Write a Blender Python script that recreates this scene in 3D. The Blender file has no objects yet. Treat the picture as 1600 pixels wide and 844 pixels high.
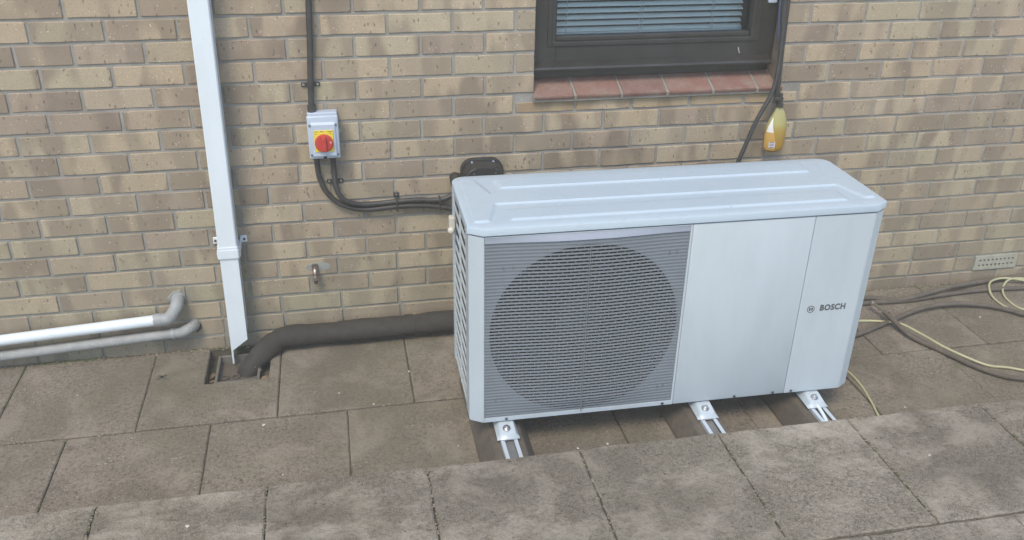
import bpy, bmesh, math, random
from mathutils import Vector, Matrix, noise
random.seed(7)
scene = bpy.context.scene
C = scene.collection
R = math.radians
G0 = 1.25                       # wall datum is 1.25 m above the paving

# ---------------------------------------------------------------- camera
cam_d = bpy.data.cameras.new("camera"); cam = bpy.data.objects.new("camera", cam_d); C.objects.link(cam)
scene.camera = cam
cam_d.sensor_fit = 'HORIZONTAL'; cam_d.sensor_width = 36.0; cam_d.lens = 36.0*1380.39/1600.0
cam_d.clip_start = 0.02; cam_d.clip_end = 500
def rodr(w):
    th = w.length; k = w/th
    return Matrix.Rotation(th, 3, k)
CAM = Vector((0.70864, -3.07710, 0.59358))
RW = rodr(Vector((0.473308, -0.197693, -0.031345))) @ Matrix(((1,0,0),(0,0,-1),(0,1,0)))   # world -> x right, y down, z forward
RB = RW.transposed() @ Matrix(((1,0,0),(0,-1,0),(0,0,-1)))
cam.matrix_world = Matrix.Translation(CAM + Vector((0,0,G0))) @ RB.to_4x4()
def pix(P):
    q = RW @ (Vector(P) - CAM)
    if q.z < .05: return None
    return (800+1380.39*q.x/q.z, 422+1380.39*q.y/q.z)
def in_view(pts, m=4):
    ps = [pix(p) for p in pts]
    if any(p is None for p in ps): return False
    xs = [p[0] for p in ps]; ys = [p[1] for p in ps]
    return max(xs) > m and min(xs) < 1600-m and max(ys) > m and min(ys) < 844-m

# ---------------------------------------------------------------- world, sun, exposure
world = bpy.data.worlds.new("World"); scene.world = world; world.use_nodes = True
wn = world.node_tree; bg = wn.nodes['Background']
sky = wn.nodes.new('ShaderNodeTexSky'); sky.sky_type = 'NISHITA'; sky.sun_disc = False
SUN_EL, SUN_AZ = 55.0, 208.0    # azimuth clockwise from +Y
sky.sun_elevation = R(SUN_EL); sky.sun_rotation = R(SUN_AZ)
sky.air_density = 1.0; sky.dust_density = 0.9; sky.ozone_density = 1.0
wn.links.new(sky.outputs[0], bg.inputs['Color']); bg.inputs['Strength'].default_value = 0.15
sd = bpy.data.lights.new("sun", 'SUN'); sun = bpy.data.objects.new("sun", sd); C.objects.link(sun)
sd.energy = 1.40; sd.angle = R(20); sd.color = (1.0, 0.89, 0.71)
az = R(SUN_AZ); el = R(SUN_EL)
sdir = Vector((math.sin(az)*math.cos(el), math.cos(az)*math.cos(el), math.sin(el)))
sun.rotation_euler = sdir.to_track_quat('Z', 'Y').to_euler()
scene.view_settings.view_transform = 'Standard'; scene.view_settings.look = 'None'
scene.view_settings.gamma = 1.0; scene.view_settings.exposure = 1.0

# ---------------------------------------------------------------- helpers
def thing(name, label, cat, loc=(0,0,0), group=None):
    o = bpy.data.objects.new(name, None); C.objects.link(o)
    o.location = loc; o.empty_display_size = .1
    o['label'] = label; o['category'] = cat
    if group: o['group'] = group
    return o
def struct(name, loc=(0,0,0), mesh=None):
    o = bpy.data.objects.new(name, mesh); C.objects.link(o); o.location = loc; o['kind'] = 'structure'
    return o
def tag(o, label, cat, group=None):
    o['label'] = label; o['category'] = cat
    if group: o['group'] = group
    return o
def wloc(o):
    v = Vector((0,0,0))
    while o is not None: v += Vector(o.location); o = o.parent
    return v
def link(name, me, mats, parent=None, smooth=None, loc=None):
    """mesh given in world coordinates; becomes a child of parent, or a top-level object at loc"""
    base = wloc(parent) if parent is not None else Vector(loc or (0,0,0))
    if base.length > 0: me.transform(Matrix.Translation(-base))
    for m in (mats if isinstance(mats, (list, tuple)) else [mats]): me.materials.append(m)
    if smooth is not None:
        me.polygons.foreach_set('use_smooth', [True]*len(me.polygons))
        if smooth < 180: me.set_sharp_from_angle(angle=R(smooth))
    o = bpy.data.objects.new(name, me); C.objects.link(o)
    if parent is not None: o.parent = parent
    else: o.location = base
    return o
def mesh_of(bm, name='m'):
    me = bpy.data.meshes.new(name); bmesh.ops.recalc_face_normals(bm, faces=bm.faces[:])
    bm.to_mesh(me); bm.free(); return me
def obj(name, bm, mats, parent=None, smooth=None, loc=None):
    return link(name, mesh_of(bm, name), mats, parent, smooth, loc)
def box(bm, x0,x1,y0,y1,z0,z1, bev=0, seg=1, rot=None, mat=0):
    r = bmesh.ops.create_cube(bm, size=1.0)
    vs = r['verts']
    M = Matrix.Translation(((x0+x1)/2,(y0+y1)/2,(z0+z1)/2))
    if rot is not None: M = M @ rot.to_4x4()
    M = M @ Matrix.Diagonal((abs(x1-x0),abs(y1-y0),abs(z1-z0),1))
    bmesh.ops.transform(bm, matrix=M, verts=vs)
    fs = set(f for v in vs for f in v.link_faces)
    for f in fs: f.material_index = mat
    if bev > 0:
        es = list(set(e for v in vs for e in v.link_edges))
        bmesh.ops.bevel(bm, geom=es, offset=bev, segments=seg, affect='EDGES', profile=.5)
    return vs
def cyl(bm, c, axis, r, h, n=16, r2=None, caps=True, mat=0):
    """from c along axis for h"""
    a = Vector(axis).normalized(); q = Vector((0,0,1)).rotation_difference(a).to_matrix().to_4x4()
    M = Matrix.Translation(Vector(c)+a*h/2) @ q
    res = bmesh.ops.create_cone(bm, cap_ends=caps, segments=n, radius1=r, radius2=r if r2 is None else r2, depth=h, matrix=M)
    for v in res['verts']:
        for f in v.link_faces: f.material_index = mat
    return res['verts']
def catmull(pts, n=6):
    P = [Vector(p) for p in pts]; out = []
    for i in range(len(P)-1):
        p0 = P[i-1] if i > 0 else P[i]*2-P[i+1]; p1 = P[i]; p2 = P[i+1]; p3 = P[i+2] if i+2 < len(P) else P[i+1]*2-P[i]
        for k in range(n):
            t = k/n; t2 = t*t; t3 = t2*t
            out.append(.5*((2*p1)+(p2-p0)*t+(2*p0-5*p1+4*p2-p3)*t2+(3*p1-p0-3*p2+p3)*t3))
    out.append(P[-1]); return out
def tube(bm, pts, r, n=10, caps=True, squash=1.0, rf=None):
    P = [Vector(p) for p in pts]; rings = []
    up = Vector((0,0,1)); prev = None
    for i, p in enumerate(P):
        t = (P[min(i+1,len(P)-1)]-P[max(i-1,0)])
        if t.length < 1e-9: t = Vector((1,0,0))
        t.normalize()
        if prev is None:
            a = up if abs(t.dot(up)) < .9 else Vector((0,1,0))
            u = (a - t*a.dot(t)).normalized()
        else:
            u = (prev - t*prev.dot(t)).normalized()
        prev = u; v = t.cross(u)
        rr = rf(i/(len(P)-1)) if rf else r
        rings.append([bm.verts.new(p + (u*math.cos(2*math.pi*k/n)*squash + v*math.sin(2*math.pi*k/n))*rr) for k in range(n)])
    for a, b in zip(rings, rings[1:]):
        for k in range(n): bm.faces.new((a[k], a[(k+1)%n], b[(k+1)%n], b[k]))
    if caps:
        bm.faces.new(rings[0]); bm.faces.new(rings[-1])
def arc(c, r, a0, a1, n, plane='xz', other=0):
    out = []
    for i in range(n+1):
        a = R(a0+(a1-a0)*i/n)
        out.append((c[0]+r*math.cos(a), c[1]+r*math.sin(a)))
    return out
def prism(bm, poly, f0, f1, mat=0, caps=(True, True)):
    """poly: list of 2D; f0,f1 map 2D -> 3D for the two ends"""
    a = [bm.verts.new(f0(p)) for p in poly]; b = [bm.verts.new(f1(p)) for p in poly]
    n = len(poly)
    for i in range(n):
        f = bm.faces.new((a[i], a[(i+1)%n], b[(i+1)%n], b[i])); f.material_index = mat
    if caps[0]: bm.faces.new(a).material_index = mat
    if caps[1]: bm.faces.new(b[::-1]).material_index = mat
    return a, b
def inset_poly(poly, d):
    n = len(poly); out = []
    A = sum(poly[i][0]*poly[(i+1)%n][1]-poly[(i+1)%n][0]*poly[i][1] for i in range(n))
    s = 1 if A > 0 else -1
    for i in range(n):
        p0 = Vector(poly[i-1]); p = Vector(poly[i]); p1 = Vector(poly[(i+1)%n])
        e0 = (p-p0).normalized(); e1 = (p1-p).normalized()
        n0 = Vector((-e0.y, e0.x))*s; n1 = Vector((-e1.y, e1.x))*s
        m = (n0+n1); k = m.length_squared/2
        if k < .2: k = .2
        out.append(tuple(p + m*(d/k)))
    return out

# ---------------------------------------------------------------- materials
class NT:
    def __init__(s, name):
        s.m = bpy.data.materials.new(name); s.m.use_nodes = True; s.t = s.m.node_tree
        s.b = s.t.nodes['Principled BSDF']; s.o = s.t.nodes['Material Output']
    def n(s, typ, **kw):
        nd = s.t.nodes.new(typ)
        for k, v in kw.items():
            if k.startswith('_'): setattr(nd, k[1:], v)
        return nd
    def l(s, a, b): s.t.links.new(a, b)
    def set(s, sock, v):
        if hasattr(v, 'is_output') or isinstance(v, bpy.types.NodeSocket): s.l(v, sock)
        else: sock.default_value = v
    def pos(s, scale=(1,1,1), off=None):
        g = s.n('ShaderNodeNewGeometry'); mp = s.n('ShaderNodeMapping'); s.l(g.outputs['Position'], mp.inputs[0])
        mp.inputs['Scale'].default_value = scale
        if off is not None: s.l(off, mp.inputs['Location'])
        return mp.outputs[0]
    def noise(s, vec, scale, detail=4, rough=.55, dist=0):
        nd = s.n('ShaderNodeTexNoise'); s.l(vec, nd.inputs['Vector'])
        nd.inputs['Scale'].default_value = scale; nd.inputs['Detail'].default_value = detail
        nd.inputs['Roughness'].default_value = rough; nd.inputs['Distortion'].default_value = dist
        return nd.outputs['Fac']
    def vor(s, vec, scale, feature='F1', out='Distance', rnd=1.0):
        nd = s.n('ShaderNodeTexVoronoi', _feature=feature); s.l(vec, nd.inputs['Vector'])
        nd.inputs['Scale'].default_value = scale; nd.inputs['Randomness'].default_value = rnd
        return nd.outputs[out]
    def ramp(s, fac, stops, interp='LINEAR'):
        nd = s.n('ShaderNodeValToRGB'); nd.color_ramp.interpolation = interp
        els = nd.color_ramp.elements
        while len(els) < len(stops): els.new(.5)
        for e, (p, c) in zip(els, stops):
            e.position = p; e.color = (c, c, c, 1) if isinstance(c, (int, float)) else (*c, 1)
        s.l(fac, nd.inputs[0]); return nd.outputs[0]
    def mix(s, f, a, b, mode='MIX'):
        nd = s.n('ShaderNodeMix', _data_type='RGBA', _blend_type=mode)
        s.set(nd.inputs[0], f)
        for sock, v in ((nd.inputs[6], a), (nd.inputs[7], b)):
            if isinstance(v, (tuple, list)): sock.default_value = (*v, 1)
            else: s.set(sock, v)
        return nd.outputs[2]
    def math(s, op, a, b=0.0, c=None, clamp=False):
        nd = s.n('ShaderNodeMath', _operation=op, _use_clamp=clamp); s.set(nd.inputs[0], a); s.set(nd.inputs[1], b)
        if c is not None: s.set(nd.inputs[2], c)
        return nd.outputs[0]
    def bump(s, h, strength=.3, dist=.002, normal=None):
        nd = s.n('ShaderNodeBump'); nd.inputs['Strength'].default_value = strength; nd.inputs['Distance'].default_value = dist
        s.l(h, nd.inputs['Height'])
        if normal is not None: s.l(normal, nd.inputs['Normal'])
        return nd.outputs[0]
    def done(s, color, rough=.6, bump=None, metal=0.0, spec=None, **kw):
        if isinstance(color, (tuple, list)): s.b.inputs['Base Color'].default_value = (*color, 1)
        else: s.l(color, s.b.inputs['Base Color'])
        s.set(s.b.inputs['Roughness'], rough); s.set(s.b.inputs['Metallic'], metal)
        if spec is not None: s.b.inputs['Specular IOR Level'].default_value = spec
        if bump is not None: s.l(bump, s.b.inputs['Normal'])
        for k, v in kw.items(): s.set(s.b.inputs[k.replace('_', ' ')], v)
        return s.m
    def rnd(s):
        oi = s.n('ShaderNodeObjectInfo'); at = s.n('ShaderNodeAttribute', _attribute_name='rnd')
        return s.math('FRACT', s.math('ADD', oi.outputs['Random'], at.outputs['Fac']))
    def rnd3(s, r, k):   # another random value from r
        return s.math('FRACT', s.math('MULTIPLY', s.math('SINE', s.math('MULTIPLY', r, 917.3+k*31.7)), 43758.5))
    def z(s):
        g = s.n('ShaderNodeNewGeometry'); sx = s.n('ShaderNodeSeparateXYZ'); s.l(g.outputs['Position'], sx.inputs[0])
        return sx.outputs

def m_brick():
    t = NT('buff_brick'); r = t.rnd(); r1 = t.rnd3(r, 1); r2 = t.rnd3(r, 2); r3 = t.rnd3(r, 3)
    uv = t.n('ShaderNodeUVMap', _uv_map='uv'); sx = t.n('ShaderNodeSeparateXYZ'); t.l(uv.outputs[0], sx.inputs[0])
    base = t.ramp(r1, [(0,(.425,.335,.23)),(.2,(.46,.365,.25)),(.36,(.39,.30,.22)),(.52,(.385,.335,.23)),(.68,(.51,.415,.295)),(.84,(.31,.24,.19)),(1,(.45,.36,.245))])
    # firing marks: dark smoky bands across the brick
    cv = t.n('ShaderNodeCombineXYZ'); t.l(t.math('ADD', sx.outputs[0], t.math('MULTIPLY', r2, 57.0)), cv.inputs[0])
    t.l(t.math('MULTIPLY', sx.outputs[1], .09), cv.inputs[1]); t.l(t.math('MULTIPLY', r3, 31.0), cv.inputs[2])
    band = t.noise(cv.outputs[0], 1.7, 2.2, .45)
    bandf = t.ramp(band, [(.46,0),(.545,1),(1,1)])
    kiss = t.mix(r3, (.150,.128,.108), (.20,.150,.118))
    c = t.mix(t.math('MULTIPLY', bandf, t.math('ADD', t.math('MULTIPLY', r3, .5), .38)), base, kiss)
    p = t.pos(); m1 = t.noise(p, 14, 5, .6)
    c = t.mix(t.ramp(m1, [(.35,.0),(.7,.32)]), c, (.30,.25,.17))
    m2 = t.noise(t.pos((1,1,.6)), 5, 3, .5)
    c = t.mix(t.ramp(m2, [(.45,0),(.75,.25)]), c, (.56,.48,.34))
    # sanded grain, drag pits and pale grits
    grain = t.noise(p, 190, 3, .65)
    c = t.mix(t.ramp(grain, [(.36,.36),(.56,0)]), c, (.22,.17,.125))
    pv = t.pos((1,1,.42)); v1 = t.vor(pv, 72); keep = t.noise(p, 38, 2, .5)
    pits = t.math('MULTIPLY', t.ramp(v1, [(.15,1),(.27,0)]), t.ramp(keep, [(.48,0),(.55,1)]))
    c = t.mix(t.math('MULTIPLY', pits, .55), c, (.10,.075,.055))
    v2 = t.vor(p, 85); keep2 = t.noise(t.pos((1,1,1), None), 21, 2, .5)
    grit = t.math('MULTIPLY', t.ramp(v2, [(.12,1),(.2,0)]), t.ramp(keep2, [(.5,0),(.6,1)]))
    c = t.mix(t.math('MULTIPLY', grit, .75), c, (.75,.65,.49))
    # damp green-grey film low on the wall, rust-yellow stain under the tiled sill
    P = t.z(); dz = t.n('ShaderNodeMapRange'); t.l(P[2], dz.inputs[0]); dz.inputs[1].default_value = 1.15; dz.inputs[2].default_value = .05
    dmp = t.math('MULTIPLY', dz.outputs[0], t.ramp(t.noise(p, 3.2, 4, .6), [(.3,.25),(.65,.85)]))
    c = t.mix(t.math('MULTIPLY', dmp, .5), c, (.245,.235,.155))
    sx1 = t.math('MULTIPLY', t.math('GREATER_THAN', P[0], 1.36), t.math('LESS_THAN', P[0], 2.34))
    sz = t.ramp(t.math('SUBTRACT', P[2], .80), [(0.0,0),(.06,.25),(.075,1),(.13,1),(.16,0)])
    st = t.math('MULTIPLY', t.math('MULTIPLY', sx1, sz), t.ramp(t.noise(t.pos((1,1,.3)), 9, 4, .6), [(.35,.2),(.6,.9)]))
    c = t.mix(t.math('MULTIPLY', st, .4), c, (.42,.27,.12))
    h = t.math('SUBTRACT', t.math('ADD', t.math('MULTIPLY', grain, .35), t.math('MULTIPLY', m1, .8)), t.math('MULTIPLY', pits, 1.2))
    return t.done(c, .93, t.bump(h, .6, .0016), spec=.2)
def m_mortar():
    t = NT('mortar'); p = t.pos(); n1 = t.noise(p, 9, 5, .6); n2 = t.noise(p, 260, 3, .6)
    c = t.ramp(n1, [(.3,(.235,.225,.20)),(.7,(.37,.355,.32))])
    c = t.mix(t.ramp(n2, [(.3,.35),(.6,0)]), c, (.13,.12,.10))
    P = t.z(); dz = t.n('ShaderNodeMapRange'); t.l(P[2], dz.inputs[0]); dz.inputs[1].default_value = .7; dz.inputs[2].default_value = 0
    c = t.mix(t.math('MULTIPLY', dz.outputs[0], .35), c, (.20,.20,.14))
    return t.done(c, .95, t.bump(t.math('ADD', n2, n1), .6, .002), spec=.15)
def m_slab(name, c0, c1, rough_scale, bumpd, chips, algae=.25, dapple=None):
    t = NT(name); r = t.rnd(); r1 = t.rnd3(r, 1)
    p = t.pos(); n0 = t.noise(p, 2.1, 4, .6); n1 = t.noise(p, 11, 6, .65); n2 = t.noise(p, rough_scale, 4, .65); n3 = t.noise(p, rough_scale*3.3, 2, .6)
    c = t.mix(t.ramp(n1, [(.3,0),(.7,1)]), c0, c1)
    c = t.mix(t.ramp(r1, [(0,0),(1,.35)]), c, tuple(a*.78 for a in c0))
    c = t.mix(t.ramp(n2, [(.36,.75),(.54,0)]), c, tuple(a*.42 for a in c0))
    c = t.mix(t.ramp(n3, [(.52,0),(.68,.6)]), c, tuple(min(1,a*1.6) for a in c1))
    v = t.vor(p, chips); k = t.noise(p, chips*.22, 2, .5)
    wh = t.math('MULTIPLY', t.ramp(v, [(.14,1),(.23,0)]), t.ramp(k, [(.54,0),(.62,1)]))
    c = t.mix(t.math('MULTIPLY', wh, .6), c, (.52,.50,.45))
    dk = t.math('MULTIPLY', t.ramp(t.vor(p, chips*.55), [(.10,1),(.2,0)]), t.ramp(t.noise(p, 13, 2, .5), [(.55,0),(.62,1)]))
    c = t.mix(t.math('MULTIPLY', dk, .65), c, (.06,.055,.045))
    # a few large dark lichen spots, damp patches, greenish film
    sp = t.ramp(t.vor(p, 4.3), [(.045,1),(.075,0)])
    c = t.mix(t.math('MULTIPLY', sp, .55), c, (.055,.05,.04))
    c = t.mix(t.ramp(n0, [(.40,0),(.66,.6)]), c, tuple(a*.62 for a in c0))
    c = t.mix(t.ramp(t.noise(p, 5.5, 5, .65, .6), [(.50,0),(.66,.45)]), c, tuple(min(1,a*1.25) for a in c1))
    c = t.mix(t.math('MULTIPLY', t.ramp(t.noise(t.pos((1.3,1.3,1.3)), 1.3, 7, .68), [(.42,0),(.66,1)]), algae*1.2), c, (.15,.14,.078))
    if dapple:
        c = t.mix(t.ramp(t.noise(t.pos((1.0,1.5,1)), 2.6, 7, .68), [(.50,0),(.66,dapple)]), c, (.52,.46,.38))  # pale blotches in the slab colour stand in for soft reflected sun patches
    h = t.math('ADD', t.math('MULTIPLY', n2, 1.0), t.math('MULTIPLY', n3, .5)); h = t.math('ADD', h, t.math('MULTIPLY', wh, .4))
    h = t.math('SUBTRACT', h, t.math('MULTIPLY', dk, .7))
    return t.done(c, .93, t.bump(h, .7, bumpd), spec=.2)
def m_dirt():
    t = NT('joint_dirt'); p = t.pos(); n = t.noise(p, 60, 5, .7); n2 = t.noise(p, 6, 3, .5)
    c = t.ramp(n, [(.3,(.075,.062,.045)),(.7,(.17,.15,.115))]); c = t.mix(t.ramp(n2, [(.5,0),(.65,.5)]), c, (.07,.08,.035))
    return t.done(c, .98, t.bump(n, 1, .004), spec=.1)
def m_paint(name, col, rough=.38, dirt=.15, streak=True, bumpd=0.0):
    t = NT(name); p = t.pos(); n1 = t.noise(t.pos((1,1,.25)), 7, 5, .65); n2 = t.noise(p, 55, 4, .6)
    c = t.mix(t.math('MULTIPLY', t.ramp(n1, [(.42,0),(.75,1)]), dirt), col, tuple(a*b for a, b in zip(col, (.62,.60,.54))))
    sp = t.math('MULTIPLY', t.ramp(t.vor(p, 60), [(.05,1),(.1,0)]), t.ramp(t.noise(p, 9, 2, .5), [(.56,0),(.64,1)]))
    c = t.mix(t.math('MULTIPLY', sp, dirt*1.6), c, (.16,.13,.09))
    rg = t.math('ADD', t.math('MULTIPLY', n1, .16), rough-.08)
    return t.done(c, rg, t.bump(t.math('ADD', n2, n1), .12, .0008))
def m_lid():
    t = NT('lid_paint'); p = t.pos(); n1 = t.noise(p, 6, 5, .65); n2 = t.noise(p, 34, 4, .65); col = (.43,.515,.575)
    c = t.mix(t.ramp(n1, [(.42,0),(.72,.22)]), col, (.50,.54,.55)); c = t.mix(t.ramp(n2, [(.5,0),(.75,.16)]), c, (.33,.35,.34))
    sp = t.math('MULTIPLY', t.ramp(t.vor(p, 26), [(.035,1),(.07,0)]), t.ramp(t.noise(p, 4, 2, .5), [(.52,0),(.6,1)]))
    c = t.mix(t.math('MULTIPLY', sp, .6), c, (.12,.10,.07))
    rg = t.math('ADD', t.math('MULTIPLY', n2, .25), .22)
    return t.done(c, rg, t.bump(t.math('ADD', n2, n1), .1, .0008))
def m_plastic(name, col, rough=.5, var=.3, scale=30, spots=None, bumps=.15):
    t = NT(name); p = t.pos(); n1 = t.noise(p, scale, 5, .65); n2 = t.noise(p, scale*.2, 3, .5)
    c = t.mix(t.ramp(n1, [(.35,0),(.7,var)]), col, tuple(min(1, a*1.6+.03) for a in col))
    c = t.mix(t.ramp(n2, [(.4,0),(.7,var)]), c, tuple(a*.6 for a in col))
    if spots:
        s = t.math('MULTIPLY', t.ramp(t.vor(p, 140), [(.15,1),(.28,0)]), t.ramp(t.noise(p, 30, 3, .6), [(.45,0),(.6,1)]))
        c = t.mix(s, c, spots)
    return t.done(c, rough, t.bump(n1, bumps, .001))
def m_metal(name, col, rough=.35):
    t = NT(name); p = t.pos(); n = t.noise(p, 90, 4, .6)
    c = t.mix(t.ramp(n, [(.3,0),(.8,.5)]), col, tuple(a*.5 for a in col))
    return t.done(c, rough, metal=1.0)
def m_quarry():
    t = NT('quarry_tile'); r = t.rnd(); r1 = t.rnd3(r, 1); p = t.pos(); n1 = t.noise(p, 16, 5, .65); n2 = t.noise(p, 150, 3, .6)
    c = t.ramp(r1, [(0,(.20,.100,.078)),(.5,(.225,.118,.088)),(1,(.185,.098,.078))])
    c = t.mix(t.ramp(n1, [(.4,0),(.68,.7)]), c, (.27,.21,.165)); c = t.mix(t.ramp(n2, [(.3,.3),(.55,0)]), c, (.08,.045,.04))
    return t.done(c, .8, t.bump(n1, .35, .0015))
BRICK = m_brick(); MORTAR = m_mortar(); DIRT = m_dirt(); QUARRY = m_quarry()
SLAB_LOW = m_slab('worn_paving', (.180,.153,.120), (.268,.232,.186), 70, .0032, 60, .30)
SLAB_UP = m_slab('rough_paving', (.172,.145,.112), (.320,.282,.226), 80, .008, 75, .14, dapple=.62)
PAINT = m_paint('casing_paint', (.47,.53,.56), .30, .26)
GRILLE = m_paint('grille_grey', (.175,.195,.215), .5, .25)
GRILLE_D = m_paint('guard_grey', (.12,.13,.15), .5, .25)
DARKIN = m_plastic('dark_interior', (.025,.027,.032), .7)
FINS = None
UPVC = m_paint('white_upvc', (.70,.76,.79), .30, .24)
BLACKPL = m_plastic('weathered_black_plastic', (.036,.034,.031), .5, .5, 25)
RUBBER = m_plastic('black_rubber', (.105,.088,.066), .8, .5, 40)
LAG = m_plastic('black_lagging', (.032,.027,.021), .85, .4, 30, bumps=.6)
GREYPIPE = m_plastic('grey_pipe', (.28,.29,.285), .55, .35, 22)
GREYPIPE_W = m_plastic('weathered_grey_pipe', (.27,.275,.265), .75, .5, 18, spots=(.55,.55,.52), bumps=.5)
FRAME = m_plastic('brown_window_frame', (.028,.026,.023), .42, .35, 12)
STEEL = m_metal('bright_steel', (.75,.75,.74), .28)
ALU = m_paint('channel_aluminium', (.50,.56,.61), .35, .2)
COPPER = m_metal('old_copper', (.50,.40,.35), .4)
ENCL = m_paint('enclosure_grey', (.44,.50,.58), .35, .08)
YELLOW = m_plastic('yellow_plate', (.72,.56,.06), .4, .1, 30)
RED = m_plastic('red_knob', (.46,.045,.035), .4, .15, 30)
INK = m_plastic('black_print', (.03,.03,.03), .6, .1)
BADGE = m_plastic('dark_badge_print', (.075,.085,.085), .5, .1)
BLIND = m_paint('blind_slat', (.82,.93,.94), .45, .1)
CORD = m_plastic('blind_cord', (.6,.62,.6), .8, .1)
HOSE_Y = m_plastic('pale_yellow_hose', (.42,.41,.24), .45, .25, 40)
DEBRIS = m_plastic('chalky_debris', (.45,.43,.38), .9, .3, 60)
LEAF = m_plastic('dry_leaf', (.40,.31,.18), .8, .5, 60)
AIRB = m_plastic('air_brick', (.34,.33,.26), .9, .3, 40, bumps=.5)
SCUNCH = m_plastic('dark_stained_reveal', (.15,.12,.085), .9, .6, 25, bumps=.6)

def m_glass():
    t = NT('window_glass'); t.t.nodes.remove(t.b)
    tr = t.n('ShaderNodeBsdfTransparent'); tr.inputs[0].default_value = (.95,.97,.97,1)
    gl = t.n('ShaderNodeBsdfGlossy'); gl.inputs['Roughness'].default_value = .04; gl.inputs[0].default_value = (.9,.95,1,1)
    fr = t.n('ShaderNodeFresnel'); fr.inputs[0].default_value = 1.5
    mx = t.n('ShaderNodeMixShader'); t.l(t.math('MULTIPLY', fr.outputs[0], 1.3, clamp=True), mx.inputs[0]); t.l(tr.outputs[0], mx.inputs[1]); t.l(gl.outputs[0], mx.inputs[2]); t.l(mx.outputs[0], t.o.inputs[0])
    return t.m
GLASS = m_glass()
def m_bottle():
    t = NT('amber_bottle'); P = t.z(); c = t.ramp(t.math('MULTIPLY', t.math('SUBTRACT', P[2], .70), 5.5), [(0,(.60,.36,.07)),(.45,(.62,.44,.12)),(.62,(.62,.58,.24)),(1,(.60,.56,.30))])
    return t.done(c, .15, Transmission_Weight=.45, IOR=1.2)
AMBER = m_bottle()
LABEL_O = m_plastic('orange_label', (.55,.33,.08), .45, .1); LABEL_W = m_plastic('white_label', (.74,.72,.66), .5, .1); BARBLUE = m_plastic('label_print', (.12,.14,.30), .5, .1)

# ---------------------------------------------------------------- brick wall
OPX0, OPX1, OPZ0, OPZ1 = 1.42, 2.372, -.335, .80      # window opening
wall = thing('brick_wall', 'buff stretcher-bond brick wall with grey mortar behind the heat pump', 'wall', (1.5, .05, -G0))
def brick_mesh(L, H, seed, D=.1):
    """one brick: origin at the left bottom front corner, face towards -y; worn uneven front outline"""
    rg = random.Random(seed)
    j = lambda a: rg.uniform(-a, a)
    xs = [0, .3*L, .68*L, L]
    out = [(0+.002,0)] + [(x, j(.0017)) for x in xs[1:3]] + [(L-.002, 0), (L, .003), (L+j(.0008), H-.003), (L-.003, H)] + [(x, H+j(.0017)) for x in xs[2:0:-1]] + [(.003, H), (j(.0008), H-.003), (0, .003)]
    b = .0022
    ins = inset_poly(out, b)
    bm = bmesh.new(); uvl = bm.loops.layers.uv.new('uv')
    tilt = j(.0012); yy = lambda p: tilt*(p[0]/L-.5)
    f = [bm.verts.new((p[0], yy(p), p[1])) for p in ins]
    m = [bm.verts.new((p[0], .0028, p[1])) for p in out]
    k = [bm.verts.new((p[0], .055, p[1])) for p in out]
    n = len(out)
    bm.faces.new(f)
    for i in range(n):
        q = (i+1) % n
        bm.faces.new((f[i], f[q], m[q], m[i])); bm.faces.new((m[i], m[q], k[q], k[i]))
    bmesh.ops.recalc_face_normals(bm, faces=bm.faces[:])
    for fc in bm.faces:
        for lp in fc.loops: lp[uvl].uv = (lp.vert.co.x/.215, lp.vert.co.z/.065)
    me = bpy.data.meshes.new('brick'); bm.to_mesh(me); bm.free(); me.materials.append(BRICK)
    me.polygons.foreach_set('use_smooth', [False]*len(me.polygons))
    return me
BR_MESH = [brick_mesh(.215, .065, 100+i) for i in range(12)]
PIECES = {}
bricks = []
def add_brick(x0, x1, z0, z1): bricks.append((x0, x1, z0, z1))
AB = (3.478, 3.695)          # air brick span in course 15
for c in range(-28, 18):
    o = .1125*(c % 2)
    zt = -c*.075 - .005; zb = zt - .065
    if c == 4: pass
    js = []
    k = -13
    while o+.225*k < 5.6:
        x = o+.225*k
        js.append(x + random.uniform(-.0035, .0035)); k += 1
    if c == 15: js = [-3+.225*i+.08 for i in range(40) if not (AB[0]-.09 < -3+.225*i+.08 < AB[1]+.09)] + [AB[0]-.005, AB[1]+.005]; js.sort()
    if c == 1: js = [x if abs(x+.3375) > .02 else -.285 for x in js]
    if c == 3: js = [x for x in js]
    for a, b in zip(js, js[1:]):
        a2, b2 = a+.005, b-.005
        if c == 15 and a2 > AB[0]-.02 and b2 < AB[1]+.02: continue
        if c == 16 and abs((a+b)/2-1.5) < 0: continue
        z0, z1 = zb, zt
        if zt > OPZ0 and zb < OPZ1:
            if c == 4 and b2 > OPX0 and a2 < 2.40: z1 = -.3335
            elif c < 4:
                if a2 < OPX0 < b2:
                    if OPX0-a2 > .03: add_brick(a2, OPX0, z0, z1)
                    a2 = OPX1
                    if b2-OPX1 > .03: add_brick(OPX1, b2, z0, z1)
                    continue
                if a2 < OPX1 < b2:
                    if b2-OPX1 > .03: add_brick(OPX1, b2, z0, z1)
                    continue
                if a2 >= OPX0 and b2 <= OPX1: continue
        if b2-a2 > .02: add_brick(a2, b2, z0, z1)
def brick_score(b):
    pts = [(b[0],0,b[2]),(b[1],0,b[2]),(b[0],0,b[3]),(b[1],0,b[3])]
    if not in_view(pts): return 0
    ps = [pix(p) for p in pts]
    cx = sum(p[0] for p in ps)/4; cy = sum(p[1] for p in ps)/4
    if 725 < cx < 1330 and cy > 300: return 0.01        # stands behind the heat pump
    w = min(1600, max(p[0] for p in ps))-max(0, min(p[0] for p in ps)); h = min(844, max(p[1] for p in ps))-max(0, min(p[1] for p in ps))
    return max(.02, w*h)
bricks.sort(key=lambda b: -brick_score(b))
NIND = 299
rb = random.Random(5)
base = wloc(wall)
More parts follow.
